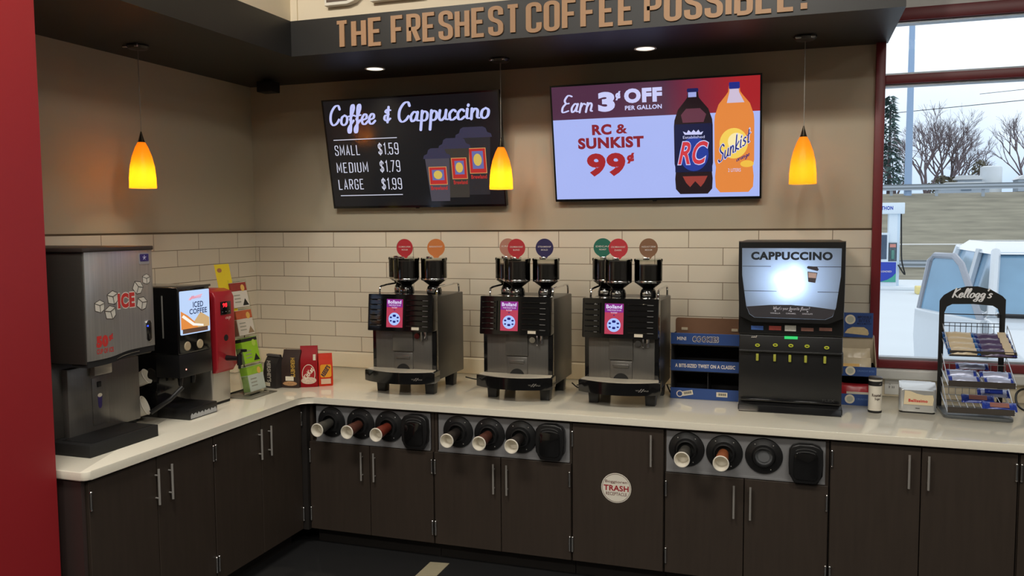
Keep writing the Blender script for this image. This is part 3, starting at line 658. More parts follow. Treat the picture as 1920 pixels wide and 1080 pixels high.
oub = [bm.verts.new((p[0], -0.262, p[1])) for p in ou]; ouf = [bm.verts.new((p[0]*0.985, -0.318, 0.69+(p[1]-0.69)*0.98)) for p in ou]
for i in range(n):
    j = (i+1) % n
    bm.faces.new((inn[i], inn[j], inf[j], inf[i])); bm.faces.new((inf[i], inf[j], ouf[j], ouf[i])); bm.faces.new((ouf[i], ouf[j], oub[j], oub[i]))
hb.build('sign_frame', M_BLACK, t)
MB().prism(ol, 'y', -0.2665, -0.2655).build('sign_back', mat('white reflector', (235, 235, 235), 0.6), t)
M_SIGN = translucent('backlit plank sign', (208, 222, 240), 0.3)
def q(u): return u
sp = MB().prism(ol, 'y', -0.3165, -0.3150).build('sign_panel', M_SIGN, t, 'backlit pale plank sign')
for bx, bz, bp in ((-0.045, 0.70, 1.6), (0.02, 0.735, 1.6), (0.03, 0.665, 1.4), (-0.02, 0.64, 1.0)):
    lamp('cappuccino_sign_bulb', 'POINT', (3.713+bx, -0.33-0.284, 0.9+bz), bp, (0.95, 0.98, 1.0), 0.02)
lamp('cappuccino_sign_tube', 'AREA', (3.713, -0.33-0.272, 0.9+0.70), 3.2, (0.86, 0.93, 1.0), 0.44, rot=(PI/2, 0, 0), sy=0.26)
M_SINK = mat('dark sign print', (34, 42, 52), 0.5); ys = -0.3172
text('CAPPUCCINO', -0.200, 0.199, 0.800, 0.843, ys, M_SINK, sp, bold=0.05)
ln = MB()
for z, x0, x1 in ((0.767, -0.243, -0.10), (0.767, 0.10, 0.240), (0.638, -0.235, -0.07), (0.638, 0.13, 0.230)): ln.box(x0, x1, ys, ys+0.0005, z-0.0015, z+0.0012)
ln.build('plank_line', M_SINK, sp)
bn = [(-0.219, 0.555), (-0.10, 0.566), (0.0, 0.568), (0.10, 0.562), (0.217, 0.548), (0.203, 0.514), (0.168, 0.497), (-0.178, 0.500), (-0.203, 0.517)]
MB().prism(bn, 'y', ys-0.0004, ys+0.0004).build('sign_banner', mat('charcoal sign banner', (62, 60, 66), 0.5), sp)
M_BL = mat('pale banner print', (226, 226, 240), 0.5)
script("What's your favorite flavor?".replace('flavor?', 'flavor?'), -0.085, 0.095, 0.535, 0.560, ys-0.0008, M_BL, sp, 0.09)
for x, s in ((-0.100, 'VANILLA'), (-0.022, 'CARAMEL'), (0.058, 'CHOCOLATE')):
    text(s, x, x+0.050, 0.520, 0.527, ys-0.0008, M_BL, sp, bold=0.01); MB().prism(disc(x+0.025, 0.535, 0.004, 0.003, 10), 'y', ys-0.0008, ys-0.0004).build('print_dot', M_BL, sp)
cp = MB().prism([(0.080, 0.742), (0.128, 0.736), (0.118, 0.684), (0.084, 0.689)], 'y', ys-0.0002, ys+0.0003).build('cup_picture', mat('printed cup grey', (86, 78, 84), 0.5), sp)
MB().prism([(0.076, 0.764), (0.082, 0.770), (0.126, 0.767), (0.134, 0.752), (0.128, 0.745), (0.079, 0.757)], 'y', ys-0.0003, ys+0.0003).build('cup_picture_lid', mat('printed lid grey', (70, 64, 72), 0.5), sp)
MB().prism([(0.083, 0.738), (0.124, 0.733), (0.121, 0.708), (0.085, 0.711)], 'y', ys-0.0006, ys).build('cup_picture_label', mat('printed label pink', (226, 196, 190), 0.5), sp)
CARD = [((70, 110, 190), -0.197, -0.135, 0.428, 0.449), ((176, 78, 70), -0.106, -0.045, 0.429, 0.451), ((214, 214, 206), -0.027, 0.029, 0.426, 0.457), ((150, 104, 92), 0.054, 0.115, 0.429, 0.446), ((150, 96, 92), 0.143, 0.205, 0.433, 0.449)]
yf = -0.270
for c, x0, x1, z0, z1 in CARD:
    MB().box(x0, x1, yf-0.003, yf, z0, z1).build('flavor_card', mat('flavor card %d %d' % (c[0], c[2]), c, 0.5, var=0.25, scale=160), t)
MB().box(-0.028, 0.038, yf-0.003, yf, 0.384, 0.399).build('status_display', glow('green display', (60, 220, 120), 0.9), t, 'green lit status display')
script('cat', -0.195, -0.165, 0.385, 0.397, yf-0.001, M_INK, t, 0.1)
M_LIME = mat('lime yellow label', (206, 214, 60), 0.5)
for i, (x, z) in enumerate(((-0.163, 0.346), (-0.073, 0.350), (0.005, 0.350), (0.085, 0.350), (0.181, 0.346))):
    MB().prism(disc(x, z, 0.0125, 0.0085, 20), 'y', yf-0.0045, yf).build('push_button', M_LIME, t, 'lime green oval push button')
    MB().box(x-0.006, x+0.006, yf-0.0052, yf-0.0044, z-0.0025, z+0.0025).build('button_mark', M_MATT, t)
    xs = x-0.002*i
    MB().box(xs-0.007, xs+0.007, yf-0.014, yf+0.002, 0.264, 0.302, 0.003).build('dispense_lever', mat('olive yellow lever', (176, 178, 70), 0.45), t, 'yellow dispensing lever')
MB().box(-0.258, 0.258, yf-0.022, yf, 0.312, 0.322, 0.004).build('nozzle_rail', M_BLACK, t)
MB().box(0.255, 0.266, -0.20, -0.12, 0.20, 0.31, 0.003).build('side_latch', mat('grey latch', (72, 72, 72), 0.5), t)
text('FLEX', 0.165, 0.225, 0.062, 0.076, yf-0.002, mat('faint grey print', (70, 70, 70), 0.4), t)

# ================================================================== BLUE CARDBOARD DISPLAYS
M_BLUE = mat('blue printed cardboard', (44, 76, 140), 0.5, var=0.1, scale=6); M_CARD = mat('brown cardboard', (128, 92, 68), 0.8); M_CARDL = mat('pale inner cardboard', (206, 190, 162), 0.8)
t = thing('cookie_display', 'empty blue cardboard cookie display between the right coffee machine and cappuccino machine', 'shelf display', (3.26, -0.30, 0.9))
X0, X1 = -0.19, 0.19
b = MB(); b.box(X0, X0+0.006, -0.125, 0.10, 0, 0.36); b.box(X1-0.006, X1, -0.125, 0.10, 0, 0.36); b.box(X0, X1, 0.094, 0.10, 0, 0.36)
for z in (0.004, 0.155, 0.305): b.box(X0+0.006, X1-0.006, -0.125, 0.094, z, z+0.005)
b.box(0.012, 0.016, -0.10, 0.094, 0.0, 0.16)
b.build('shelving', mat('dark inner cardboard', (40, 38, 40), 0.8), t)
MB().prism(rrect(X0, X1, 0.30, 0.442, 0.016)[0:], 'y', 0.060, 0.064).build('back_board', M_CARD, t, 'plain brown cardboard back')
tb = MB(); tb.box(-0.155, -0.12, 0.055, 0.06, 0.37, 0.385); tb.box(0.13, 0.165, 0.055, 0.06, 0.37, 0.385); tb.build('cardboard_tab', M_CARDL, t)
yy = -0.131
for z0, z1 in ((0.0, 0.062), (0.160, 0.222), (0.312, 0.375)):
    s = MB().box(X0-0.001, X1, yy, yy+0.006, z0, z1, 0.001, 1).build('front_strip', M_BLUE, t)
    if z0 > 0.3:
        text('MINI', -0.155, -0.105, 0.334, 0.354, yy-0.0005, M_INK, s, bold=0.02); text('COOKIES', -0.07, 0.075, 0.326, 0.360, yy-0.0005, M_INK, s, bold=0.06); text('COOKIES', -0.068, 0.073, 0.3285, 0.3575, yy-0.001, mat('navy ink', (24, 34, 74), 0.5), s, bold=0.02)
    elif z0 > 0.1: text('A BITE-SIZED TWIST ON A CLASSIC', -0.165, 0.165, 0.180, 0.201, yy-0.0005, M_INK, s, bold=0.03)
    else:
        for x, a in ((-0.095, 0.2), (0.095, 0.0)):
            tf = lambda co, x=x, a=a: Vector((x+co.x*math.cos(a)-co.z*math.sin(a), co.y, 0.034+co.x*math.sin(a)+co.z*math.cos(a)))
            MB().box(-0.03, 0.03, yy-0.0012, yy-0.0004, -0.013, 0.013).map(tf).build('sticker', M_PAPER, s, 'small white barcode sticker')
            bc = MB()
            for k in range(9): bc.box(-0.02+0.005*k, -0.0175+0.005*k+0.001*(k % 2), yy-0.0016, yy-0.0012, -0.006, 0.008)
            bc.map(tf).build('barcode', M_MATT, s)
        MB().lathe([(0.019, yy-0.0004), (0.019, yy-0.001), (0.014, yy-0.001), (0.014, yy-0.0004)], (-0.138, 0, 0.028), 'y', 20, cap=False).build('ring_mark', M_INK, s)
t = thing('cracker_display', 'blue cardboard display of yellow snack packs right of the cappuccino machine', 'shelf display', (4.06, -0.22, 0.9))
b = MB(); b.box(-0.095, -0.091, -0.12, 0.10, 0, 0.21); b.box(0.091, 0.095, -0.12, 0.10, 0, 0.21); b.box(-0.095, 0.095, 0.096, 0.10, 0, 0.36)
for z in (0.004, 0.165): b.box(-0.091, 0.091, -0.12, 0.096, z, z+0.004)
b.build('shelving', mat('dark inner cardboard', (40, 38, 40), 0.8), t)
sd = MB()
for x in (-0.095, 0.092): sd.prism([(-0.118, 0.21), (-0.118, 0.225), (0.05, 0.36), (0.096, 0.36), (0.096, 0.21)], 'x', x, x+0.003)
sd.box(-0.092, 0.092, 0.050, 0.053, 0.21, 0.36)
sd.build('inner_card', M_CARDL, t, 'pale inside of the display')
hdr = MB().box(-0.082, 0.086, 0.036, 0.040, 0.352, 0.490, 0.001, 1).build('header_card', M_BLUE, t)
MB().prism(disc(-0.032, 0.452, 0.027), 'y', 0.0352, 0.036).build('round_emblem', M_PAPER, hdr); MB().prism(disc(-0.032, 0.452, 0.018), 'y', 0.0346, 0.0352).build('emblem_center', mat('soft beige print', (196, 196, 180), 0.6), hdr)
MDB = mat('dark navy print', (24, 30, 72), 0.5)
text('IMPOSSIBLE', 0.004, 0.076, 0.458, 0.474, 0.0352, MDB, hdr, bold=0.03); text('BITES', 0.012, 0.070, 0.438, 0.455, 0.0352, MDB, hdr, bold=0.02); text('MIX & MATCH', 0.004, 0.076, 0.424, 0.435, 0.0352, MDB, hdr, bold=0.02)
MB().prism([(-0.06, 0.375), (-0.045, 0.398), (-0.02, 0.41), (0.04, 0.41), (0.06, 0.395), (0.065, 0.375), (0.06, 0.365), (0.02, 0.368), (-0.03, 0.372)], 'y', 0.0352, 0.036).build('snack_picture', mat('printed biscuit', (216, 194, 150), 0.6, var=0.2), hdr)
yy = -0.124
for z0, z1 in ((0.0, 0.062), (0.160, 0.212)):
    s = MB().box(-0.096, 0.096, yy, yy+0.004, z0, z1, 0.001, 1).build('front_strip', M_BLUE, t)
    MB().prism(disc(-0.035, (z0+z1)/2+0.003, 0.025), 'y', yy-0.0006, yy).build('round_emblem', M_PAPER, s); MB().prism(disc(-0.035, (z0+z1)/2+0.003, 0.016), 'y', yy-0.001, yy-0.0006).build('emblem_center', mat('soft beige print', (196, 196, 180), 0.6), s)
    text('CRUNCHY BITES', 0.0, 0.085, (z0+z1)/2, (z0+z1)/2+0.009, yy-0.0006, mat('pale blue ink', (110, 140, 196), 0.5), s)
def pillow(W, H, D, nx=14, nz=8, seal=0.09, wr=0.004):
    mb = MB(); bm = mb.bm
    def th(u, v):
        e = 1-abs(2*u-1); f = 1-abs(2*v-1)
        if e < seal*2: k = 0.06+0.25*(e/(seal*2))**2
        else: k = 0.35+0.65*min(1, ((e-seal*2)/(0.5))**0.6)
        return D/2*k*min(1, (f+0.02)**0.45) + 0.0006
    G = {}
    for s in (-1, 1):
        for i in range(nx+1):
            for j in range(nz+1):
                u, v = i/nx, j/nz
                if s == 1 and (i in (0, nx) or j in (0, nz)): G[s, i, j] = G[-1, i, j]; continue
                edge = i in (0, nx) or j in (0, nz)
                zz = 0 if edge else s*(th(u, v)+random.uniform(-wr, wr)*0.5)
                G[s, i, j] = bm.verts.new(((u-0.5)*W + (random.uniform(-.001, .001)), zz, (v-0.5)*H*(0.94 if 1 < i < nx-1 else 1.0)))
        for i in range(nx):
            for j in range(nz):
                bm.faces.new((G[s, i, j], G[s, i+1, j], G[s, i+1, j+1], G[s, i, j+1]))
    return mb
M_YEL = mat('yellow snack wrapper', (226, 176, 84), 0.3, var=0.25, scale=30); M_SNW = mat('cream snack wrapper', (222, 206, 176), 0.3, var=0.12, scale=30)
def pack(name, label, cat, group, loc, W, H, D, m, tilt, rz=0.0, ends=None, bands=()):
    t = thing(name, label, cat, loc, rz, group); t.rotation_euler = (tilt, 0, rz)
    wp = pillow(W, H, D).build('wrapper', m, t, ang=60)
    if ends:
        for sx in (-1, 1): pillow(W*0.13, H*1.01, D*0.62, 4, 6, 0.01, 0.002).map(lambda c, sx=sx: Vector((c.x+sx*W*0.445, c.y, c.z))).build('sealed_end', ends, t, 'crimped coloured end', ang=60)
    for (u0, u1, v0, v1, bmx) in bands:
        MB().prism([((u0-.5)*W, (v0-.5)*H), ((u1-.5)*W, (v0-.5)*H), ((u1-.5)*W, (v1-.5)*H), ((u0-.5)*W, (v1-.5)*H)], 'y', -D*0.56-0.0008, -D*0.5).build('printed_band', bmx, t)
    return t
pack('cracker_pack', 'yellow and cream snack pack standing at the back of the right blue display', 'snack pack', 'snack packs in the right blue display', (4.055, -0.215, 0.9+0.236), 0.155, 0.125, 0.03, M_SNW, -0.35, 0, None, ((.1, .95, .15, .5, M_YEL),))
pack('cracker_pack', 'yellow snack pack lying in front in the right blue display', 'snack pack', 'snack packs in the right blue display', (4.058, -0.285, 0.9+0.213), 0.150, 0.09, 0.03, M_SNW, -0.55, 0, None, ((.05, .6, .1, .5, M_YEL),))
M_RP = mat('red snack wrapper', (186, 44, 54), 0.3, var=0.15, scale=30)
pack('cracker_pack', 'red snack pack on the bottom shelf of the right blue display', 'snack pack', 'snack packs in the right blue display', (4.06, -0.28, 0.9+0.062), 0.165, 0.10, 0.028, M_RP, -0.25, 0, None, ((.2, .9, .32, .5, M_PAPER),))

# ================================================================== CANISTER, NAPKINS, OUTLET
t = thing('sugar_canister', 'white cylindrical canister with black band and brown print beside the napkin holder', 'canister', (4.140, -0.485, 0.9))
MB().lathe([(0, 0.006), (0.0325, 0.006), (0.033, 0.01), (0.033, 0.178), (0.0325, 0.18), (0, 0.18)], (0, 0, 0), 'z', 32, cap=False).build('can_body', mat('white canister paper', (226, 220, 206), 0.45), t)
MB().lathe([(0, 0), (0.033, 0), (0.034, 0.003), (0.034, 0.010), (0.0332, 0.012)], (0, 0, 0), 'z', 32, cap=False).build('base_rim', M_MATT, t)
MB().lathe([(0.0334, 0.142), (0.0334, 0.166)], (0, 0, 0), 'z', 32, cap=False).build('black_band', M_MATT, t, 'black printed band')
MB().lathe([(0.0345, 0.176), (0.0345, 0.184), (0.030, 0.188), (0.0, 0.188)], (0, 0, 0), 'z', 32, cap=False).build('lid', mat('dark canister lid', (60, 56, 52), 0.4), t)
curve = lambda co: Vector((0.0337*math.sin(co.x/0.0337), -0.0337*math.cos(co.x/0.0337)-co.y, co.z))
MBR = mat('dark brown print', (64, 42, 34), 0.6)
text('Roasted', -0.018, 0.030, 0.086, 0.102, 0, MBR, t, bold=0.03, post=curve); text('Sugar', -0.004, 0.024, 0.066, 0.082, 0, MBR, t, bold=0.03, post=curve); text('BRAND', 0.004, 0.028, 0.150, 0.157, -0.0005, M_INK, t, post=lambda co: curve(co))
t = thing('napkin_holder', 'silver napkin holder with cream napkins, between the canister and snack rack', 'napkin holder', (4.350, -0.40, 0.9), -0.06)
prof = rrect(-0.088, 0.088, -0.062, 0.062, 0.018)
MB().prism(prof, 'z', 0.008, 0.150, 0.006, 3).map(lambda c: Vector((c.x*(1 if c.z < 0.1 else 0.985), c.y, c.z-(0.028*max(0, (-c.y-0.0)/0.062) if c.z > 0.12 else 0)))).build('housing', M_SILVER, t)
MB().prism(rrect(-0.083, 0.083, -0.058, 0.058, 0.015), 'z', 0.0, 0.009).build('foot', M_MATT, t)
np_ = [(-0.066, 0.046), (0.070, 0.046), (0.074, 0.080), (0.070, 0.100), (0.03, 0.098), (-0.005, 0.104), (-0.035, 0.116), (-0.062, 0.118)]
nk = MB().prism(np_, 'y', -0.0665, -0.0615).build('napkins', mat('cream napkins', (226, 210, 176), 0.8, var=0.04), t, 'cream paper napkins behind the open face')
text('Bellissimo', -0.044, 0.046, 0.060, 0.076, -0.0672, mat('red napkin print', (206, 50, 48), 0.6), nk, bold=0.04)
MB().box(-0.010, 0.010, -0.0635, -0.0615, 0.026, 0.029).build('lock_slot', M_MATT, t)
t = thing('wall_outlet', 'white outlet plate on the low splashback left of the napkin holder', 'outlet', (4.262, -0.026, 0.912))
MB().box(-0.035, 0.06, -0.006, 0, 0, 0.088, 0.002).build('cover_plate', M_WHITE, t)
s = MB()
for x, z, h in ((-0.012, 0.036, 0.014), (0.004, 0.036, 0.012), (0.012, 0.036, 0.012)): s.box(x, x+0.003, -0.0066, -0.006, z, z+h)
s.box(-0.012, -0.004, -0.0066, -0.006, 0.058, 0.0605)
s.build('socket_slots', M_MATT, t)

# ================================================================== SNACK RACK
t = thing('snack_rack', 'black three-tier wire snack rack with arched header at the right end of the counter', 'snack rack', (4.615, -0.40, 0.9))
o_ = []; XL, XRr = -0.157, 0.152
o_ += [(XL, 0.0), (XL, 0.575)] + [(XL+0.004+0.0*i, 0.585) for i in range(1)] + [(XL+0.02, 0.607), (-0.09, 0.638), (-0.03, 0.654), (0.02, 0.655), (0.08, 0.640), (0.135, 0.607), (XRr, 0.588), (XRr, 0.0)]
o_ += [(XRr-0.026, 0.0), (XRr-0.026, 0.510), (XRr-0.035, 0.540), (XRr-0.06, 0.556), (0.0, 0.562), (XL+0.06, 0.560), (XL+0.035, 0.546), (XL+0.024, 0.515), (XL+0.024, 0.0)]
hd = MB().prism(o_, 'y', 0.104, 0.108, 0.0008, 1).build('header_panel', M_MATT, t, 'black arched panel with white script')
script("Kellogg's", -0.100, 0.090, 0.574, 0.646, 0.1032, mat('bright white ink', (245, 245, 248), 0.6), hd, 0.15, 0.3)
bs = MB(); bs.prism(arc(-0.125, -0.105, 0.03, PI, 1.5*PI, 5)+arc(0.125, -0.125, 0.03, 1.5*PI, 2*PI, 5)+arc(0.125, 0.10, 0.03, 0, PI/2, 5)+arc(-0.125, 0.10, 0.03, PI/2, PI, 5), 'z', 0.0, 0.016, 0.004)
bs.build('base_plate', mat('dark grey base', (86, 90, 92), 0.35), t)
for k, (zf, zb) in enumerate(((0.030, 0.110), (0.165, 0.235), (0.318, 0.395))):
    lp = MB(); lp.box(-0.140+0.006*k*0, 0.158, -0.138, -0.132, zf, zf+0.030, 0.002, 1); lp.box(-0.140, 0.158, -0.132, -0.10, zf, zf+0.003)
    tr = lp.build('shelf_lip', mat('dark bronze lip', (74, 68, 64), 0.35, metal=0.3), t)
    wi = MB(); n = 9; zz = zf+0.006
    for i in range(n+1):
        x = -0.134+0.29*i/n
        wi.tube([(x, -0.132, zz), (x, 0.095, zb-0.03), (x, 0.100, zb+0.012)], 0.0017, 5)
    for y, z in ((0.098, zb+0.01), (0.0, (zz+zb-0.03)/2+0.006), (0.095, zb-0.03)): wi.tube([(-0.136, y, z), (0.158, y, z)], 0.002, 5)
    wi.build('shelf_wires', mat('silver wire', (196, 198, 200), 0.3, metal=0.7) if k < 2 else M_BLACK, t)
    for sx in (-0.140, 0.160):
        MB().tube([(sx, -0.134, zf+0.016), (sx, 0.03, zb+0.028), (sx, 0.098, zb+0.060), (sx, 0.1, zb-0.02), (sx, -0.134, zf+0.003)], 0.0024, 6).build('side_wire', mat('silver wire', (196, 198, 200), 0.3, metal=0.7), t)
bk = MB()
for z in (0.445, 0.462): bk.tube([(-0.136, 0.098, z), (0.135, 0.098, z)], 0.002, 5)
bk.tube([(-0.133, 0.098, 0.508), (0.130, 0.098, 0.508)], 0.0026, 6)
for i in range(11): x = -0.134+0.026*i; bk.tube([(x, 0.098, 0.40), (x, 0.098, 0.462)], 0.0017, 5)
bk.tube([(0.128, 0.098, 0.37), (0.128, 0.098, 0.508)], 0.0026, 6)
bk.build('back_wires', M_BLACK, t)
# snack packs: top tier two rows of four, middle five, bottom three
M_BEI = mat('tan snack wrapper', (206, 188, 156), 0.3, var=0.1, scale=30); M_SBL = mat('bright blue wrapper end', (28, 84, 150), 0.2, var=0.3, scale=60)
M_PUR = mat('dark purple wrapper', (86, 72, 106), 0.22, var=0.35, scale=40); M_NAV = mat('navy wrapper', (34, 44, 110), 0.22, var=0.35, scale=50)
M_SILV = mat('silver blue wrapper', (196, 204, 232), 0.3, metal=0.25, var=0.2, scale=25); M_ROY = mat('royal blue wrapper', (44, 66, 160), 0.22, var=0.4, scale=35); M_PNK = mat('pink brown print', (160, 110, 100), 0.35)
RX, RY, RZ = 4.615, -0.40, 0.9
for i in range(4):
    f = i/3
    y = -0.118+0.165*f; z = 0.342+0.060*f
    pk = pack('snack_bar', 'tan bar with blue ends, %s in the left stack on the top shelf' % ['frontmost', 'second', 'third', 'rearmost'][i], 'snack bar', 'snack bars on the top shelf of the rack', (RX-0.073, RY+y, RZ+z), 0.145, 0.058, 0.024, M_BEI, -1.05, -0.02, M_SBL)
    pk = pack('snack_bar', 'purple bar with tan end, %s in the right stack on the top shelf' % ['frontmost', 'second', 'third', 'rearmost'][i], 'snack bar', 'snack bars on the top shelf of the rack', (RX+0.078, RY+y, RZ+z-0.003), 0.158, 0.058, 0.024, M_PUR, -1.05, -0.03, M_NAV, ((.68, .92, .1, .9, M_BEI),))
MID = [('rearmost silver-blue bar lying across the back of the rack middle shelf', -0.006, 0.045, 0.243, 0.150, 0.02), ('silver-blue bar, left of the second row on the rack middle shelf', -0.066, -0.030, 0.218, 0.135, -0.03),
       ('silver-blue bar, front left on the rack middle shelf', -0.062, -0.092, 0.196, 0.140, 0.03), ('silver-blue bar, right of the second row on the rack middle shelf', 0.088, -0.035, 0.216, 0.140, -0.10), ('silver-blue bar, front right on the rack middle shelf', 0.092, -0.094, 0.194, 0.128, -0.06)]
for lb, x, y, z, W, rz in MID:
    pack('snack_bar', lb, 'snack bar', 'snack bars on the middle shelf of the rack', (RX+x, RY+y, RZ+z), W, 0.050, 0.022, M_SILV, -1.0, rz, M_ROY)
BOT = [('blue and white bar at the back right of the rack bottom shelf', 0.096, 0.035, 0.110, 0.145, -0.1, M_SILV), ('dark blue bar with brown print in the middle of the rack bottom shelf', 0.012, -0.035, 0.088, 0.145, -0.08, M_ROY), ('blue bar with pink stripe at the front right of the rack bottom shelf', 0.098, -0.095, 0.066, 0.150, -0.06, M_ROY)]
for lb, x, y, z, W, rz, m in BOT:
    pack('snack_bar', lb, 'snack bar', 'snack bars on the bottom shelf of the rack', (RX+x, RY+y, RZ+z), W, 0.058, 0.022, m, -0.9, rz, M_ROY, ((.22, .78, .25, .75, M_PNK if m == M_ROY else M_ROY),))

# ================================================================== LEFT COUNTER (built facing local -Y, turned to face the room)
def left(wx, wy, z=0.9): return (wx, wy, z)
# --- ice machine : local x = world y + 2.205 ; local y = -(world x - 0.45)
t = thing('ice_machine', 'tall stainless ice dispenser with red ICE lettering next to the red wall', 'ice machine', left(0.45, -2.205), PI/2)
MB().box(-0.205, 0.185, -0.405, 0.32, 0.40, 0.885, 0.006).build('upper_cabinet', M_DKGREY, t)
M_ICE = mat('ice front steel', (172, 169, 164), 0.3, metal=0.6, var=0.2, scale=4, stretch=(30, 1, 0.6))
n = 16; bt_ = [(0.200*(-1+2*i/n), 0.415+0.020*(1/(1+math.exp(-14*(i/n-0.45))))) for i in range(n+1)]
fp = MB().prism(bt_+[(0.200, 0.888), (-0.200, 0.888)], 'y', -0.412, -0.404, 0.002).build('front_panel', M_ICE, t)
lp = [(p[0], p[1]-0.028) for p in bt_]
MB().prism(lp+bt_[::-1], 'y', -0.408, -0.32, 0.0).build('lower_lip', M_MATT, t)
MB().tube([(-0.04, -0.409, 0.402), (0.0, -0.409, 0.413), (0.05, -0.409, 0.419), (0.10, -0.409, 0.42)], 0.003, 6).build('lip_trim', M_CHROME, t)
MB().box(-0.212, 0.206, -0.418, 0.33, 0.886, 0.905, 0.004).build('lid', mat('dark brown lid', (54, 46, 42), 0.4), t)
MB().box(-0.205, 0.185, -0.20, 0.33, 0.055, 0.40, 0.004).build('lower_cabinet', M_DKGREY, t)
lw = MB().box(-0.145, 0.285, -0.232, -0.195, 0.05, 0.362, 0.004).build('splash_panel', M_DSTEEL, t, 'dark brushed splash panel under the ice outlet')
MB().box(-0.02, 0.085, -0.262, -0.23, 0.315, 0.40, 0.004).build('ice_chute', M_STEEL, lw)
MB().box(-0.012, 0.085, -0.2345, -0.231, 0.08, 0.30, 0.001).build('access_door', M_DSTEEL, lw)
MB().box(0.018, 0.040, -0.239, -0.232, 0.255, 0.280, 0.002).build('cup_sensor', M_MATT, lw)
cpd = MB().prism([(0.018, 0.215), (0.045, 0.215), (0.042, 0.165), (0.036, 0.155), (0.027, 0.155), (0.021, 0.165)], 'y', -0.2352, -0.2345).build('cup_decal', mat('purple decal', (54, 40, 110), 0.4), lw, 'purple cup sticker')
MB().prism(disc(0.0315, 0.216, 0.0135, 0.009, 16), 'y', -0.2356, -0.235).build('cup_decal_top', M_PAPER, lw)
tr = MB(); tr.box(-0.225, 0.185, -0.425, 0.05, 0, 0.055, 0.003); tr.build('drip_tray', M_MATT, t)
MB().box(-0.19, 0.165, -0.405, -0.235, 0.054, 0.0565).build('drip_grate', M_BLACK, t)
yi = -0.4128
MRED = mat('red decal', (198, 52, 48), 0.5)
text('ICE', -0.025, 0.085, 0.624, 0.700, yi+0.0004, M_INK, fp, 'lettering_outline', bold=0.10); text('ICE', -0.021, 0.081, 0.628, 0.696, yi, MRED, fp, bold=0.06)
def ice_cube(cx, cz, s, a):
    q_ = [(-.9, .55), (.1, .95), (.95, .5), (.85, -.55), (.2, -.95), (-.85, -.6)]
    R = lambda p: (cx+s*(p[0]*math.cos(a)-p[1]*math.sin(a)), cz+s*(p[0]*math.sin(a)+p[1]*math.cos(a)))
    MB().prism([R((p[0]*1.12, p[1]*1.12)) for p in q_], 'y', yi+0.0002, yi+0.0006).build('ice_cube_edge', mat('decal outline', (60, 54, 48), 0.5), fp)
    MB().prism([R(p) for p in q_], 'y', yi-0.0004, yi+0.0002).build('ice_cube_decal', mat('white decal', (214, 208, 196), 0.5), fp, 'white ice cube sticker')
    m = MB()
    for p0, p1 in (((-.9, .5), (.05, .15)), ((.05, .15), (.95, .45)), ((.05, .15), (.15, -.9))):
        A, B = R(p0), R(p1); m.tube([(A[0], yi-0.0006, A[1]), (B[0], yi-0.0006, B[1])], s*0.06, 4)
    m.build('ice_cube_lines', mat('decal outline', (60, 54, 48), 0.5), fp)
for cx, cz, s, a in ((-0.126, 0.648, .028, .0), (-0.050, 0.680, .031, .1), (-0.066, 0.615, .031, .2), (0.103, 0.715, .030, -.5), (0.125, 0.640, .031, -.3), (0.158, 0.750, .024, .0)): ice_cube(cx, cz, s, a)
text('50', -0.152, -0.085, 0.468, 0.520, yi, MRED, fp, bold=0.08); text('\u00a2', -0.081, -0.056, 0.490, 0.522, yi, MRED, fp, bold=0.05); text('CUP OF ICE', -0.152, -0.056, 0.440, 0.462, yi, MRED, fp, bold=0.03)
MB().prism(rrect(0.118, 0.180, 0.82, 0.872, 0.005), 'y', yi-0.001, yi+0.0005).build('maker_badge', mat('badge silver', (170, 168, 172), 0.3, metal=0.4), fp); MB().prism(rrect(0.122, 0.176, 0.834, 0.868, 0.004), 'y', yi-0.002, yi-0.001).build('badge_face', mat('purple badge', (56, 44, 108), 0.35), fp, 'purple maker badge')
bg_ = MB()
for k in range(5): a = k*2*PI/5+0.3; bg_.tube([(0.149, yi-0.0022, 0.851), (0.149+0.011*math.cos(a), yi-0.0022, 0.851+0.011*math.sin(a))], 0.0016, 4)
bg_.build('badge_emblem', mat('pale emblem', (190, 184, 214), 0.4), fp)
MB().prism(rrect(0.142, 0.176, 0.456, 0.560, 0.0165), 'y', yi-0.004, yi+0.001, 0.002).build('sensor_bezel', M_CHROME, fp); MB().prism(rrect(0.145, 0.173, 0.459, 0.557, 0.0135), 'y', yi-0.006, yi-0.003, 0.002).build('sensor_window', M_GLOSS, fp)
MB().prism(disc(0.150, 0.531, 0.005, 0.004, 12), 'y', yi-0.0066, yi-0.006).build('indicator_light', glow('blue indicator', (40, 60, 255), 4), fp, 'glowing blue light')
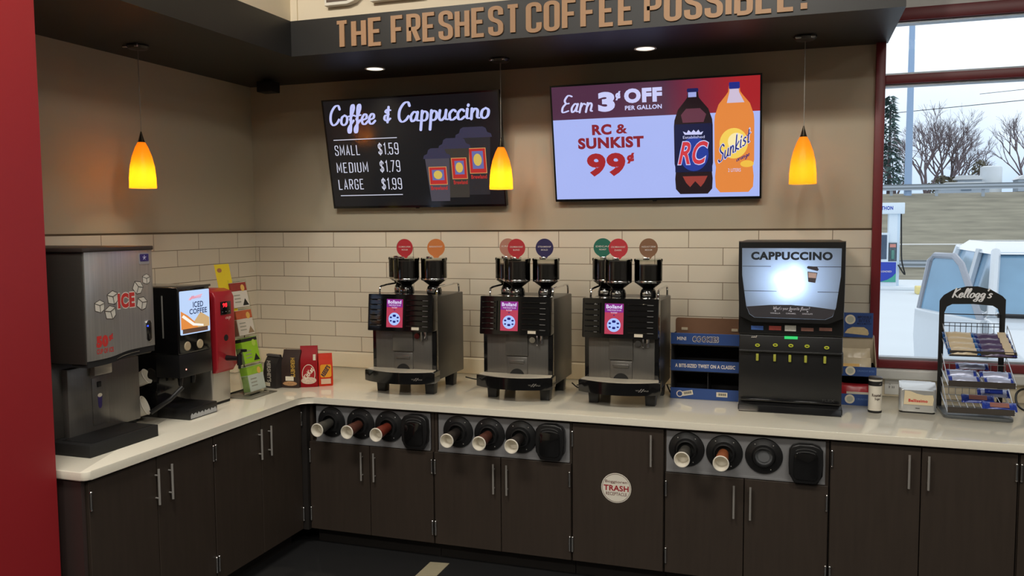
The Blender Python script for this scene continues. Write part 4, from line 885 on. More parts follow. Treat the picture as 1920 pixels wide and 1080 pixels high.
# --- tilted cup holder behind the ice machine with two white cups
t = thing('cup_holder', 'black tilted cup holder standing between ice machine and iced coffee machine', 'cup holder', (0.50, -1.86, 0.9), PI/2)
b = MB()
def tl(c, o): return Vector((o[0]+c.x, o[1]+c.y*math.cos(0.6)-c.z*math.sin(0.6)*0, o[2]+c.z+c.x*0.0))
b.box(-0.06, 0.10, -0.02, 0.22, 0.0, 0.02, 0.003); b.box(-0.06, 0.10, 0.14, 0.20, 0.02, 0.34, 0.004)
b.build('stand', M_BLACK, t)
def slantcup(label, c, d, r, L0):
    t2 = thing('paper_cup', label, 'paper cup', c, 0, 'white paper cups beside the ice machine')
    z = Vector((0, 0, 1)).rotation_difference(Vector(d)); t2.rotation_mode = 'XYZ'; t2.rotation_euler = z.to_euler()
    MB().lathe([(0, -L0), (r*0.68, -L0), (r, 0), (r*0.95, 0), (r*0.65, -L0+0.004), (0, -L0+0.004)], (0, 0, 0), 'z', 28, cap=False).build('cup_wall', M_CUPW, t2)
    MB().lathe([(r*0.96, -0.002), (r*1.0, 0.003), (r*1.06, 0.0), (r*1.0, -0.004)], (0, 0, 0), 'z', 28, cap=False).build('rim', M_CUPW, t2)
    return t2
slantcup('white paper cup lying tilted in the upper tube beside the ice machine', (0.565, -1.742, 1.124), (0.80, 0.30, 0.45), 0.040, 0.10)
slantcup('white paper cup tilted in the lower tube beside the ice machine', (0.60, -1.800, 0.985), (0.75, 0.42, 0.35), 0.050, 0.11)
for lb, c, d, r in (('upper', (0.545, -1.75, 1.113), (0.80, 0.30, 0.45), 0.046), ('lower', (0.575, -1.815, 0.972), (0.75, 0.42, 0.35), 0.056)):
    m = MB().lathe([(r*0.8, -0.13), (r, -0.03), (r*0.95, -0.03), (r*0.76, -0.13)], (0, 0, 0), 'z', 24, cap=False)
    rq = Vector((0, 0, 1)).rotation_difference(Vector(d)); ri = Matrix.Rotation(-PI/2, 3, 'Z')
    m.map(lambda co, rq=rq, c=c: ri @ (rq @ co + Vector(c) - Vector((0.50, -1.86, 0.9)))).build('holder_tube', M_BLACK, t)
MB().tube([(0.02, -0.17, 0.06), (0.085, -0.24, 0.12), (0.15, -0.26, 0.17)], 0.012, 10).build('holder_arm', M_BLACK, t)

# --- iced coffee dispenser : local x = world y + 1.60 ; y = -(wx-0.5)
t = thing('iced_coffee_machine', 'black iced coffee dispenser with glowing sign between the ice machine and red tank', 'drink dispenser', left(0.5, -1.60), PI/2)
hb_ = MB(); hb_.box(-0.115, 0.135, -0.252, 0.25, 0.335, 0.683, 0.008, 3)
hb_.build('head', M_GLOSS, t)
MB().box(-0.112, 0.145, -0.10, 0.25, 0.0, 0.335, 0.004).build('column', M_GLOSS, t)
MB().box(-0.113, 0.137, -0.2505, -0.10, 0.215, 0.335, 0.004).build('valve_block', M_BLACK, t)
MB().box(-0.112, 0.142, -0.256, -0.246, 0.674, 0.686, 0.003).build('top_edge', mat('dark grey edge', (64, 60, 56), 0.4), t)
ys = -0.2535; sx0, sx1, sz0, sz1 = -0.100, 0.124, 0.436, 0.662
sg = MB().prism(rrect(sx0, sx1, sz0, sz1, 0.006), 'y', ys-0.004, ys+0.002).build('lit_sign', glow('iced sign pale blue', (190, 214, 250), 1.0, 'AUTO'), t, 'glowing picture sign')
y2 = ys-0.0046
def SG(pts, c, n, dy_=0): MB().prism(pts, 'y', y2-dy_-0.0002, y2-dy_+0.0002).build(n, glow('iced %d %d %d' % c, c, 1.0), sg)
SG([(sx0, sz0+0.028), (sx0, 0.560), (-0.05, 0.535), (0.0, 0.50), (0.03, sz0+0.028)], (226, 140, 66), 'picture_caramel')
SG([(0.0, 0.50), (0.05, 0.545), (0.118, 0.51), (0.118, sz0+0.028), (0.03, sz0+0.028)], (206, 170, 120), 'picture_coffee', .0003)
SG([(-0.095, 0.53), (-0.08, 0.54), (0.0, 0.49), (0.07, 0.478), (0.07, 0.468), (-0.01, 0.478)], (250, 246, 236), 'picture_cream', .0006)
SG([(sx0+0.01, sz0+0.006), (sx1-0.02, sz0+0.006), (sx1-0.02, sz0+0.028), (sx0+0.01, sz0+0.03)], (92, 66, 50), 'picture_strip', .0006)
SG([(-0.04, 0.612), (0.06, 0.628), (0.07, 0.640), (-0.03, 0.626)], (232, 180, 200), 'picture_logo', .0003)
script('flavor' if 'v' in GL else 'four', -0.03, 0.06, 0.612, 0.634, y2-0.0012, glow('iced pink', (226, 120, 140), 1), sg, 0.09)
MNV = glow('iced navy', (24, 40, 84), 1)
text('ICED', -0.008, 0.072, 0.572, 0.602, y2-0.0012, MNV, sg, bold=0.02); text('COFFEE', -0.036, 0.100, 0.538, 0.566, y2-0.0012, MNV, sg, bold=0.02)
MSP = mat('beige dispense button', (196, 178, 146), 0.5)
for x in (-0.052, 0.045): MB().lathe([(0.024, -0.246), (0.024, -0.254), (0.021, -0.257), (0, -0.257)], (x, 0, 0.375), 'y', 24, cap=False).build('push_button', MSP, t, 'round beige button')
for x in (-0.052, 0.045): MB().lathe([(0.012, 0.24), (0.014, 0.20), (0.010, 0.165)], (x, -0.20, 0), 'z', 14).build('spout', M_BLACK, t)
MB().ball((-0.065, -0.249, 0.255), 0.0045).build('indicator_light', glow('warm red light', (255, 170, 150), 2.0), t, 'small glowing red light')
MB().box(-0.1165, -0.1145, -0.16, -0.152, 0.42, 0.64).build('side_hinge', M_NICKEL, t)
tr = MB().box(-0.112, 0.105, -0.302, -0.10, 0.0, 0.060, 0.004).build('drip_tray', M_BLACK, t)
ic = [(-0.108, 0.008)]; k = 20
MB().prism([(-0.105, 0.006), (0.098, 0.006)]+[(0.098-0.203*i/k, 0.018+0.016*abs(math.sin(i*1.9))) for i in range(k+1)], 'y', -0.3032, -0.302).build('ice_decal', mat('ice decal', (176, 178, 180), 0.5, var=0.3, scale=120), tr, 'strip of printed ice cubes')
# --- hot water tank : local x = world y + 1.315, y = -(wx - 0.55)
t = thing('hot_water_dispenser', 'stainless hot water tank with red front and black tap', 'hot water dispenser', left(0.55, -1.315), PI/2)
MB().box(-0.080, 0.080, -0.145, 0.19, 0.012, 0.635, 0.012, 3).build('tank', M_STEEL, t)
MB().box(-0.076, 0.076, -0.14, 0.18, 0.0, 0.014, 0.002).build('foot', M_MATT, t)
cv = MB().prism([(0.19, 0.635), (-0.12, 0.635), (-0.165, 0.622), (-0.182, 0.59), (-0.185, 0.20), (-0.165, 0.172), (-0.145, 0.17), (-0.145, 0.61), (0.19, 0.61)], 'x', -0.080, 0.084, 0.008, 3).map(lambda c: Vector((c.x, c.y, c.z+0.012))).build('front_cover', mat('red enamel', (176, 34, 46), 0.35, coat=0.2), t, 'red enamel cover')
yc = -0.183
MB().box(-0.040, 0.048, yc-0.003, yc+0.001, 0.505, 0.578, 0.002).build('display', M_GLOSS, cv)
text('98', -0.024, 0.014, 0.546, 0.570, yc-0.0036, glow('red digits', (255, 40, 50), 2.0), cv, 'display_digits', bold=0.02)
for x in (-0.026, 0.004, 0.032): MB().box(x-0.004, x+0.004, yc-0.0036, yc-0.003, 0.520, 0.523).build('key_mark', mat('grey key', (150, 150, 150), 0.5), cv)
script('cup', 0.0, 0.045, 0.470, 0.492, yc-0.001, M_INK, cv, 0.1)
MB().lathe([(0.018, yc+0.002), (0.018, yc-0.002), (0.012, yc-0.003), (0, yc-0.003)], (0.0, 0, 0.375), 'y', 20, cap=False).build('sight_port', M_MATT, cv)
tp = MB(); tp.tube([(0.0, yc+0.005, 0.262), (0.0, yc-0.075, 0.262)], [0.016, 0.012], 12); tp.cyl((0.0, yc-0.085, 0.225), 0.014, 0.06, 'z', 14); tp.tube([(0, yc-0.085, 0.285), (0.0, yc-0.11, 0.31)], 0.006, 8); tp.box(-0.01, 0.01, yc-0.13, yc-0.10, 0.30, 0.315, 0.003); tp.cyl((0, yc-0.085, 0.205), 0.008, 0.025, 'z', 10)
tp.build('tap', M_BLACK, t)
# --- tea rack
t = thing('tea_rack', 'clear leaning acrylic rack stacked with tea boxes, right of the hot water tank', 'tea rack', (0.68, -1.03, 0.9), PI/2)
MB().box(-0.15, 0.105, -0.11, 0.12, 0.0, 0.006, 0.002).build('base_plate', mat('smoked acrylic', (120, 116, 104), 0.2), t)
ln_ = lambda c: Vector((c.x, c.y+ (c.z)*0.2, c.z))
fr_ = MB()
for x in (-0.082, 0.078): fr_.box(x, x+0.004, -0.062, -0.002, 0.008, 0.68)
for i in range(5): fr_.box(-0.078, 0.078, -0.062, -0.002, 0.010+0.163*i, 0.014+0.163*i)
fr_.box(-0.078, 0.078, -0.004, -0.001, 0.014, 0.68)
fr_.map(ln_).build('rack_frame', M_ACRYL, t)
sup = MB(); sup.tube([(-0.07, 0.105, 0.008), (-0.07, 0.08, 0.46)], 0.003, 6); sup.tube([(0.07, 0.105, 0.008), (0.07, 0.08, 0.46)], 0.003, 6); sup.tube([(-0.14, 0.105, 0.008), (0.09, 0.105, 0.008)], 0.003, 6); sup.build('support_leg', M_MATT, t)
SH = math.atan(0.2)
TEAS = [('green herbal tea box at the bottom of the acrylic rack', (190, 200, 190), (150, 190, 60), 'flower'), ('bright lime green tea box with black cut-out, third from the top of the acrylic rack', (150, 200, 40), (120, 150, 50), 'tri'),
        ('white tea box with orange band, second from the top of the acrylic rack', (214, 206, 192), (190, 90, 50), 'tri2'), ('red and white tea box with black notch at the top of the acrylic rack', (216, 210, 198), (150, 46, 40), 'tri')]
for i, (lb, c1_, c2_, kd) in enumerate(TEAS):
    z = 0.016+0.163*i
    bx = thing('tea_box', lb, 'tea box', (0.68+0.0-0.2*z, -1.03, 0.9+z), PI/2, 'tea boxes in the acrylic rack'); bx.rotation_euler = (-SH, 0, PI/2)
    mm = mat('tea box %d' % i, c1_, 0.45, var=0.08, scale=20); m2_ = mat('tea band %d' % i, c2_, 0.45, var=0.3, scale=30)
    MB().box(-0.074, 0.074, -0.058, -0.008, 0.0, 0.150, 0.002, 1).build('carton', mm, bx)
    MB().box(-0.0745, 0.0745, -0.0588, -0.0075, 0.098 if i != 1 else 0.128, 0.148, 0.001, 1).build('printed_top', m2_ if i != 1 else M_MATT, bx)
    MB().box(-0.0748, -0.0738, -0.055, -0.010, 0.003, 0.095, 0).build('side_print', mat('tea side %d' % i, tuple(int(v*0.5+70) for v in c2_), 0.5, var=0.4, scale=40), bx)
    if kd.startswith('tri'):
        MB().prism([(0.012, 0.010), (0.068, 0.010), (0.040, 0.050)], 'y', -0.0592, -0.0580).build('cut_out', M_MATT if kd == 'tri' else mat('tan cut-out', (150, 126, 96), 0.7), bx)
    MB().prism(disc(0.035, 0.115, 0.018, 0.02, 16), 'y', -0.0596, -0.0586).build('printed_emblem', mat('tea emblem %d' % i, (226, 180, 90) if i != 1 else (180, 210, 80), 0.5), bx)
    for kk in range(3): MB().box(-0.055, 0.0, -0.0590, -0.058, 0.03+0.02*kk, 0.036+0.02*kk).build('printed_line', mat('soft print', (150, 150, 136), 0.6), bx)
yc_ = thing('info_card', 'yellow card standing up behind the top of the tea rack', 'card', (0.63, -1.13, 1.40), PI/2); yc_.rotation_euler = (-0.2, 0, PI/2)
MB().box(-0.065, 0.065, -0.001, 0.001, 0.0, 0.28).build('card_sheet', mat('yellow card', (232, 206, 40), 0.6, var=0.03), yc_); MB().prism(disc(-0.03, 0.245, 0.02, 0.013, 16), 'y', -0.002, -0.001).build('card_logo', mat('brown card logo', (170, 110, 70), 0.6), yc_)
rp = thing('tea_packet', 'red and white packet leaning on the left wall behind the tap', 'packet', (0.10, -0.40, 0.9), PI/2)
MB().box(-0.05, 0.05, -0.03, 0.03, 0.0, 0.20, 0.003).build('carton', M_PAPER, rp)
MB().prism([(-0.046, 0.20), (0.046, 0.20), (0.02, 0.13), (0.046, 0.06), (-0.046, 0.06), (-0.01, 0.13)], 'y', -0.0312, -0.0300).build('printed_mark', mat('dark red print', (150, 30, 40), 0.5), rp)
# --- coffee bags in the corner
def coffee_bag(label, x, y, rz, W, H, D, m, extra):
    t = thing('coffee_bag', label, 'coffee bag', (x, y, 0.9), rz, 'coffee bags in the counter corner')
    bm_ = MB(); n = 7; zs = [0, .04, .25, .5, .72, .84, .93, 1.0]; ds = [.92, 1, 1, .96, .82, .55, .22, .10]; ws = [.95, 1, 1, .99, .97, .97, .98, .98]
    rings = []
    for z, d, w_ in zip(zs, ds, ws):
        rings.append([bm_.bm.verts.new((sx*W/2*w_, sy*D/2*d+(0.0 if z < .8 else D*0.06), z*H)) for sx, sy in ((-1, -1), (-.4, -1.06), (.4, -1.06), (1, -1), (1, 0), (1, 1), (.4, 1.04), (-.4, 1.04), (-1, 1), (-1, 0))])
    for A, B in zip(rings, rings[1:]):
        for i in range(10): bm_.bm.faces.new((A[i], A[(i+1) % 10], B[(i+1) % 10], B[i]))
    bm_.bm.faces.new(rings[0]); bm_.bm.faces.new(rings[-1])
    b_ = bm_.build('bag_body', m, t, ang=50)
    extra(t, W, H, D)
    return t
M_BK = mat('black foil bag', (38, 34, 34), 0.5, var=0.3, scale=25); M_BR = mat('dark brown foil bag', (52, 34, 28), 0.5, var=0.3, scale=25); M_BRD = mat('red foil bag', (154, 16, 26), .5, var=0.12, scale=25, spec=0.2); M_OR = mat('orange foil bag', (204, 50, 22), .5, var=0.15, scale=25, spec=0.2)
M_GOLD = mat('gold print', (206, 164, 74), 0.4, var=0.2, scale=60); M_SLV = mat('silver print', (200, 192, 180), 0.4)
def rot90(cx, cz): return lambda co: Vector((cx+(co.z), co.y, cz-(co.x)))
def exA(t, W, H, D):
    text("HERSHEY'S", -0.065, 0.065, -0.017, 0.017, -D/2*1.05-0.002, M_SLV, t, bold=0.03, post=rot90(0.0, 0.105))
    MB().box(-0.035, 0.005, -D/2*1.06-0.002, -D/2, 0.012, 0.035).build('price_label', M_PAPER, t); MB().box(-W/2*.95, W/2*.95, -D*0.16, -D*0.03, H*0.94, H*1.0).build('folded_top', mat('grey foil fold', (84, 80, 82), 0.35), t)
def exB(t, W, H, D):
    text("HERSHEY'S", -0.060, 0.060, -0.014, 0.014, -D/2*1.05-0.002, M_GOLD, t, bold=0.03, post=rot90(0.022, 0.128))
    MB().box(-0.028, 0.025, -D/2*1.06-0.002, -D/2, 0.045, 0.072).build('price_label', M_PAPER, t); MB().prism(disc(0.0, 0.028, 0.046, 0.014, 24), 'y', -D/2*1.06-0.002, -D/2).build('almond_picture', mat('almond print', (186, 140, 96), 0.5, var=0.5, scale=90), t)
def exC(t, W, H, D):
    MB().prism(disc(0, 0.082, 0.040, 0.060, 32), 'y', -D/2*1.05-0.002, -D/2).build('emblem', M_PAPER, t); MB().prism(disc(0, 0.082, 0.036, 0.056, 32), 'y', -D/2*1.05-0.003, -D/2).build('emblem_center', mat('deep red print', (166, 20, 30), 0.4), t)
    text('KitKat', -0.042, 0.042, -0.014, 0.016, -D/2*1.05-0.0036, M_PAPER, t, bold=0.04, shear=0.3, post=lambda co: Vector((co.x*math.cos(0.9)-co.z*math.sin(0.9), co.y, 0.085+co.x*math.sin(0.9)+co.z*math.cos(0.9))))
    MB().prism(disc(0, 0.042, 0.046, 0.022, 24), 'y', -D/2*1.05-0.0034, -D/2).build('wafer_picture', mat('wafer print', (216, 190, 170), 0.5, var=0.4, scale=90), t); MB().box(0.028, 0.044, -D/2*.9-0.004, -D/2*.7, H*0.66, H*0.80).build('price_label', M_PAPER, t)
def exD(t, W, H, D):
    MB().prism(rrect(-0.034, 0.034, 0.055, 0.135, 0.012), 'y', -D/2*1.05-0.002, -D/2).build('emblem', mat('yellow orange print', (236, 160, 40), 0.4), t)
    text("REESE'S", -0.038, 0.036, -0.013, 0.016, -D/2*1.05-0.003, mat('dark blue print', (40, 30, 60), 0.5), t, bold=0.05, shear=0.2, post=lambda co: Vector((co.x*math.cos(1.0)-co.z*math.sin(1.0), co.y, 0.095+co.x*math.sin(1.0)+co.z*math.cos(1.0))))
    MB().box(-0.03, 0.03, -D/2*1.05-0.003, -D/2, 0.014, 0.046).build('price_label', mat('pale tan label', (222, 190, 160), 0.6), t)
coffee_bag('black coffee bag with silver vertical lettering, leftmost of the four bags', 0.690, -0.805, -0.22, 0.110, 0.205, 0.08, M_BK, exA)
coffee_bag('dark brown coffee bag with gold lettering, second of the four bags', 0.795, -0.765, 0.14, 0.115, 0.232, 0.08, M_BR, exB)
coffee_bag('tall red coffee bag with white oval print', 0.880, -0.712, 0.45, 0.108, 0.252, 0.08, M_BRD, exC)
coffee_bag('short orange coffee bag with yellow emblem, rightmost of the four bags', 0.958, -0.655, 0.62, 0.088, 0.200, 0.075, M_OR, exD)

# ================================================================== TELEVISIONS
TH = math.atan2(0.135, 0.72)
def tv(label, x0, zb, W, H):
    t = thing('television', label, 'television', (x0, -0.06, zb), rot=(TH, 0, 0))
    MB().box(0, W, 0.0, 0.035, 0, H, 0.003).build('casing', M_BLACK, t)
    bz = MB(); e_ = 0.010
    bz.box(0, W, -0.004, 0.0, 0, e_+0.004); bz.box(0, W, -0.004, 0, H-e_, H); bz.box(0, e_, -0.004, 0, e_+0.004, H-e_); bz.box(W-e_, W, -0.004, 0, e_+0.004, H-e_)
    bz.build('bezel', M_GLOSS, t)
    mt = MB(); mt.box(W/2-0.12, W/2+0.12, 0.035, 0.055, H*0.25, H*0.62); mt.box(W/2-0.05, W/2+0.05, 0.05, 0.075, H*0.3, H*0.42)
    mt.build('wall_mount', M_MATT, t)
    MB().box(W/2-0.012, W/2+0.012, -0.003, 0.01, -0.007, 0.0, 0.001).build('status_light_housing', M_GLOSS, t)
    return t
t = tv('dark menu television listing coffee prices on the left', 0.697, 2.013, 1.264, 0.733)
M_TVK = glow('menu screen black', (19, 19, 22), 1.0, 'NONE', 0.12); M_TVW = glow('menu lavender white', (190, 196, 246), 1.0); M_TVG = glow('menu grey white', (206, 208, 226), 1.0)
sc = MB().box(0.010, 1.254, -0.002, -0.0005, 0.014, 0.723).build('screen', M_TVK, t, 'lit black menu screen')
ty = -0.0030
script('Coffee', 0.045, 0.395, 0.505, 0.697, ty, M_TVW, sc, 0.125, 0.12, gap=0.0); script('&', 0.447, 0.512, 0.560, 0.672, ty, M_TVW, sc, 0.13, 0.1); script('Cappuccino', 0.553, 1.198, 0.500, 0.694, ty, M_TVW, sc, 0.125, 0.12, gap=0.0)
MB().box(0.058, 0.532, ty, ty+0.0005, 0.463, 0.468).build('rule_line', M_TVG, sc); MB().box(0.065, 0.535, ty, ty+0.0005, 0.086, 0.091).build('rule_line', M_TVG, sc)
for s, x0, x1, z0, z1 in (('SMALL', 0.059, 0.247, 0.361, 0.430), ('$1.59', 0.386, 0.536, 0.356, 0.434), ('MEDIUM', 0.058, 0.297, 0.244, 0.313), ('$1.79', 0.386, 0.536, 0.240, 0.318), ('LARGE', 0.058, 0.248, 0.129, 0.200), ('$1.99', 0.386, 0.536, 0.123, 0.201)):
    block(s, x0, x1, z0, z1, ty, M_TVG, sc, wd=0.085, w=0.30, gap=0.5)
MC = [glow('menu cup %d' % i, c, 1.0) for i, c in enumerate(((72, 68, 78), (56, 51, 46), (40, 38, 42)))]; M_LID = glow('menu lid', (52, 50, 72), 1.0); M_CLB = glow('menu cup red', (176, 42, 40), 1.0); M_CLI = glow('menu cup blue', (98, 104, 160), 1); M_CLY = glow('menu cup gold rim', (206, 150, 90), 1)
for k, (xl, xr, xbl, xbr, zt_, zb_, lb) in enumerate(((0.945, 1.198, 0.985, 1.158, 0.450, 0.078, (1.030, 1.148, 0.215, 0.378)), (0.822, 1.048, 0.862, 1.014, 0.385, 0.062, (0.905, 1.012, 0.182, 0.320)), (0.709, 0.905, 0.742, 0.876, 0.325, 0.040, (0.741, 0.868, 0.148, 0.266)))):
    y_ = ty-0.0009*k; c = 2-k; w_ = xr-xl
    MB().prism([(xl+0.012, zt_), (xr-0.012, zt_), (xbr, zb_), (xbl, zb_)], 'y', y_-0.0002, y_).build('picture_cup', MC[c], sc, 'pictured dark paper cup')
    MB().prism([(xl, zt_-0.006), (xr, zt_-0.006), (xr-0.006, zt_+0.016), (xr-0.03, zt_+0.026), (xr-0.04, zt_+0.052), (xr-0.06, zt_+0.062), (xl+0.06, zt_+0.062), (xl+0.04, zt_+0.052), (xl+0.03, zt_+0.026), (xl+0.006, zt_+0.016)], 'y', y_-0.0004, y_-0.0002).build('picture_lid', M_LID, sc)
    a, b_, c0, c1 = lb
    MB().box(a, b_, y_-0.0004, y_-0.0002, c0, c1).build('picture_label', M_CLY, sc); MB().box(a+0.004, b_-0.004, y_-0.0006, y_-0.0004, c0+0.004, c1-0.004).build('picture_label_red', M_CLB, sc); MB().box(a+0.022, b_-0.020, y_-0.0008, y_-0.0006, c0+0.030, c1-0.020).build('picture_label_center', M_CLI, sc); MB().prism(disc((a+b_)/2, (c0+c1)/2+0.006, (b_-a)*0.24, (c1-c0)*0.24, 20), 'y', y_-0.0010, y_-0.0008).build('picture_label_spot', glow('menu cup yellow', (206, 176, 84), 1), sc)
    text('Brewland', a+0.006, b_-0.004, c0-0.034, c0-0.008, y_-0.0006, M_CLB, sc, bold=0.03)

t = tv('bright soda advertisement television on the right', 2.290, 2.036, 1.246, 0.712)
M_AW = glow('ad white', (168, 182, 242), 1.0, 'AUTO', 0.2); M_AP = glow('ad purple', (78, 44, 66), 1.0); M_AR = glow('ad red', (160, 34, 40), 1.0); M_AT = glow('ad dark red', (132, 30, 44), 1.0); M_AL = glow('ad lavender', (202, 204, 248), 1.0)
sc = MB().box(0.010, 1.236, -0.002, -0.0005, 0.014, 0.702).build('screen', M_AW, t, 'lit white and purple advertisement screen')
# banner: purple turning to red on the right
m = bpy.data.materials.new('ad banner'); m.use_nodes = True; nn = m.node_tree; p = nn.nodes['Principled BSDF']; p.inputs['Base Color'].default_value = (0.01, 0.01, 0.01, 1); p.inputs['Roughness'].default_value = 0.25
tcn = nn.nodes.new('ShaderNodeTexCoord'); sxn = nn.nodes.new('ShaderNodeSeparateXYZ'); rn = nn.nodes.new('ShaderNodeValToRGB')
mr = nn.nodes.new('ShaderNodeMath'); mr.operation = 'MULTIPLY'; mr.inputs[1].default_value = 1/1.246
nn.links.new(tcn.outputs['Object'], sxn.inputs[0]); nn.links.new(sxn.outputs[0], mr.inputs[0]); nn.links.new(mr.outputs[0], rn.inputs[0])
rn.color_ramp.elements[0].position = 0.55; rn.color_ramp.elements[0].color = L(78, 44, 68); rn.color_ramp.elements[1].position = 0.9; rn.color_ramp.elements[1].color = L(164, 34, 40)
nn.links.new(rn.outputs[0], p.inputs['Emission Color']); p.inputs['Emission Strength'].default_value = 1; m.cycles.emission_sampling = 'NONE'
MB().box(0.010, 1.236, -0.0030, -0.0022, 0.504, 0.702).build('banner', m, sc, 'purple to red banner')
ty = -0.0036
script('Earn', 0.065, 0.265, 0.540, 0.652, ty, M_AL, sc, 0.12, 0.25)
text('3', 0.297, 0.400, 0.541, 0.658, ty, M_AL, sc, bold=0.06); text('\u00a2', 0.404, 0.436, 0.605, 0.658, ty, M_AL, sc, bold=0.06)
text('OFF', 0.457, 0.682, 0.584, 0.669, ty, M_AL, sc, bold=0.06); text('PER GALLON', 0.460, 0.679, 0.544, 0.570, ty, M_AL, sc, bold=0.03)
text('RC', 0.253, 0.373, 0.404, 0.468, ty, M_AT, sc, bold=0.05); text('&', 0.402, 0.470, 0.407, 0.464, ty, M_AT, sc, bold=0.03); text('SUNKIST', 0.162, 0.567, 0.322, 0.390, ty, M_AT, sc, bold=0.05)
text('99', 0.213, 0.452, 0.152, 0.294, ty, M_AR, sc, bold=0.05); text('\u00a2', 0.462, 0.508, 0.226, 0.290, ty, M_AR, sc, bold=0.06)
def bottle(cx, z0, z1, hw, m, name, y_):
    H = z1-z0; pr = [(0.30, 0), (0.72, 0.0), (0.95, 0.05), (0.98, 0.15), (0.93, 0.24), (1, 0.3), (1, 0.66), (0.97, 0.72), (0.78, 0.82), (0.42, 0.90), (0.30, 0.93), (0.26, 0.99)]
    pts = [(cx+w_*hw, z0+h*H) for w_, h in pr] + [(cx-w_*hw, z0+h*H) for w_, h in pr[::-1]]
    return MB().prism(pts, 'y', y_-0.0002, y_).build(name, m, sc)
y_ = -0.0040
bottle(0.860, 0.034, 0.640, 0.112, glow('cola dark', (32, 18, 24), 1), 'picture_bottle', y_)
MB().box(0.833, 0.880, y_-0.0005, y_-0.0001, 0.600, 0.630).build('picture_neck', glow('neck lavender', (160, 168, 226), 1), sc); MB().prism(rrect(0.826, 0.892, 0.628, 0.650, 0.008), 'y', y_-0.0008, y_-0.0003).build('picture_cap', glow('cap navy', (26, 30, 84), 1), sc)
MB().prism([(0.80, 0.455), (0.92, 0.455), (0.935, 0.50), (0.90, 0.535), (0.82, 0.535), (0.79, 0.50)], 'y', y_-0.0006, y_-0.0003).build('picture_shine', glow('cola plum', (98, 52, 68), 1), sc)
MB().box(0.752, 0.968, y_-0.0006, y_-0.0003, 0.165, 0.447).build('picture_label', glow('label navy', (18, 24, 62), 1), sc); MB().prism(disc(0.862, 0.27, 0.085, 0.10, 28), 'y', y_-0.0008, y_-0.0006).build('picture_label_glow', glow('label blue', (34, 58, 150), 1), sc)
MB().prism([(0.795, 0.14), (0.94, 0.14), (0.92, 0.10), (0.90, 0.075), (0.868, 0.11), (0.838, 0.075), (0.815, 0.10)], 'y', y_-0.0006, y_-0.0003).build('picture_base', glow('cola red', (150, 60, 52), 1), sc)
cr = [(0.81, 0.385), (0.80, 0.405), (0.822, 0.395), (0.832, 0.412), (0.848, 0.397), (0.862, 0.412), (0.876, 0.397), (0.890, 0.412), (0.900, 0.395), (0.918, 0.402), (0.908, 0.383)]
MB().prism(cr, 'y', y_-0.0012, y_-0.0008).build('picture_crown', M_AL, sc)
text('Established', 0.800, 0.925, 0.362, 0.378, y_-0.001, M_AL, sc)
text('RC', 0.764, 0.950, 0.205, 0.350, y_-0.0010, M_AL, sc, bold=0.05, shear=0.35); text('RC', 0.769, 0.945, 0.210, 0.345, y_-0.0014, glow('rc red', (206, 56, 66), 1), sc, bold=0.02, shear=0.35)
bottle(1.093, 0.040, 0.662, 0.112, glow('orange soda', (226, 134, 62), 1), 'picture_bottle', y_)
MB().prism([(1.052, 0.556), (1.150, 0.556), (1.120, 0.615), (1.118, 0.636), (1.068, 0.636), (1.066, 0.615)], 'y', y_-0.0006, y_-0.0003).build('picture_neck', glow('clear neck', (206, 190, 214), 1), sc)
MB().prism(rrect(1.064, 1.124, 0.634, 0.672, 0.006), 'y', y_-0.0008, y_-0.0003).build('picture_cap', glow('cap blue', (34, 44, 130), 1), sc)
MB().prism(disc(1.090, 0.325, 0.080, 0.088, 32), 'y', y_-0.0006, y_-0.0003).build('picture_fruit', glow('sun yellow', (244, 206, 90), 1), sc); MB().prism(disc(1.105, 0.335, 0.048, 0.05, 28), 'y', y_-0.0008, y_-0.0006).build('picture_fruit_center', glow('sun pale', (250, 232, 170), 1), sc)
tfk = lambda co: Vector((1.093+(co.x-1.093)*0.94-(co.z-0.31)*0.0, co.y, co.z+(co.x-1.093)*0.62))
script('Sunkist', 0.992, 1.196, 0.262, 0.372, y_-0.0012, M_AL, sc, 0.17, 0.1, post=tfk); script('Sunkist', 0.996, 1.192, 0.268, 0.366, y_-0.0016, glow('sunkist navy', (22, 32, 110), 1), sc, 0.10, 0.1, post=tfk)
script('orange', 1.105, 1.180, 0.222, 0.250, y_-0.0016, glow('sunkist navy', (22, 32, 110), 1), sc, 0.13, 0.1, post=lambda co: Vector((co.x, co.y, co.z+(co.x-1.14)*0.45)))
MB().prism(disc(1.165, 0.205, 0.038, 0.02, 20), 'y', y_-0.0008, y_-0.0006).build('picture_slice', glow('slice yellow', (240, 190, 70), 1), sc); text('2 LITERS', 1.058, 1.130, 0.160, 0.180, y_-0.0010, M_AL, sc)

# ================================================================== SOFFIT SIGN, LAMPS
t = thing('wall_sign', 'tan lettering THE FRESHEST COFFEE POSSIBLE across the dark soffit', 'sign', (0, -0.85, 2.888))
M_TAN = mat('tan sign lettering', (178, 138, 102), 0.55, var=0.04, scale=8)
for s, x0, x1 in (('THE', 1.212, 1.491), ('FRESHEST', 1.555, 2.307), ('COFFEE', 2.352, 2.921), ('POSSIBLE', 2.982, 3.702)):
    block(s, x0, x1, 0.020, 0.178, 0.0, M_TAN, t, 'sign_word', ext=0.010)
ex = MB(); ex.box(3.736, 3.766, -0.010, 0, 0.026, 0.054); ex.prism([(3.741, 0.07), (3.761, 0.07), (3.768, 0.178), (3.734, 0.178)], 'y', -0.010, 0); ex.build('exclamation_mark', M_TAN, t)
t = thing('channel_letters', 'large white-edged raised letters on the cream wall above the slogan', 'sign', (0, -0.85, 3.092))
M_RIM = mat('white letter rim', (228, 222, 208), 0.4); M_FACE = mat('brown letter face', (98, 82, 70), 0.5)
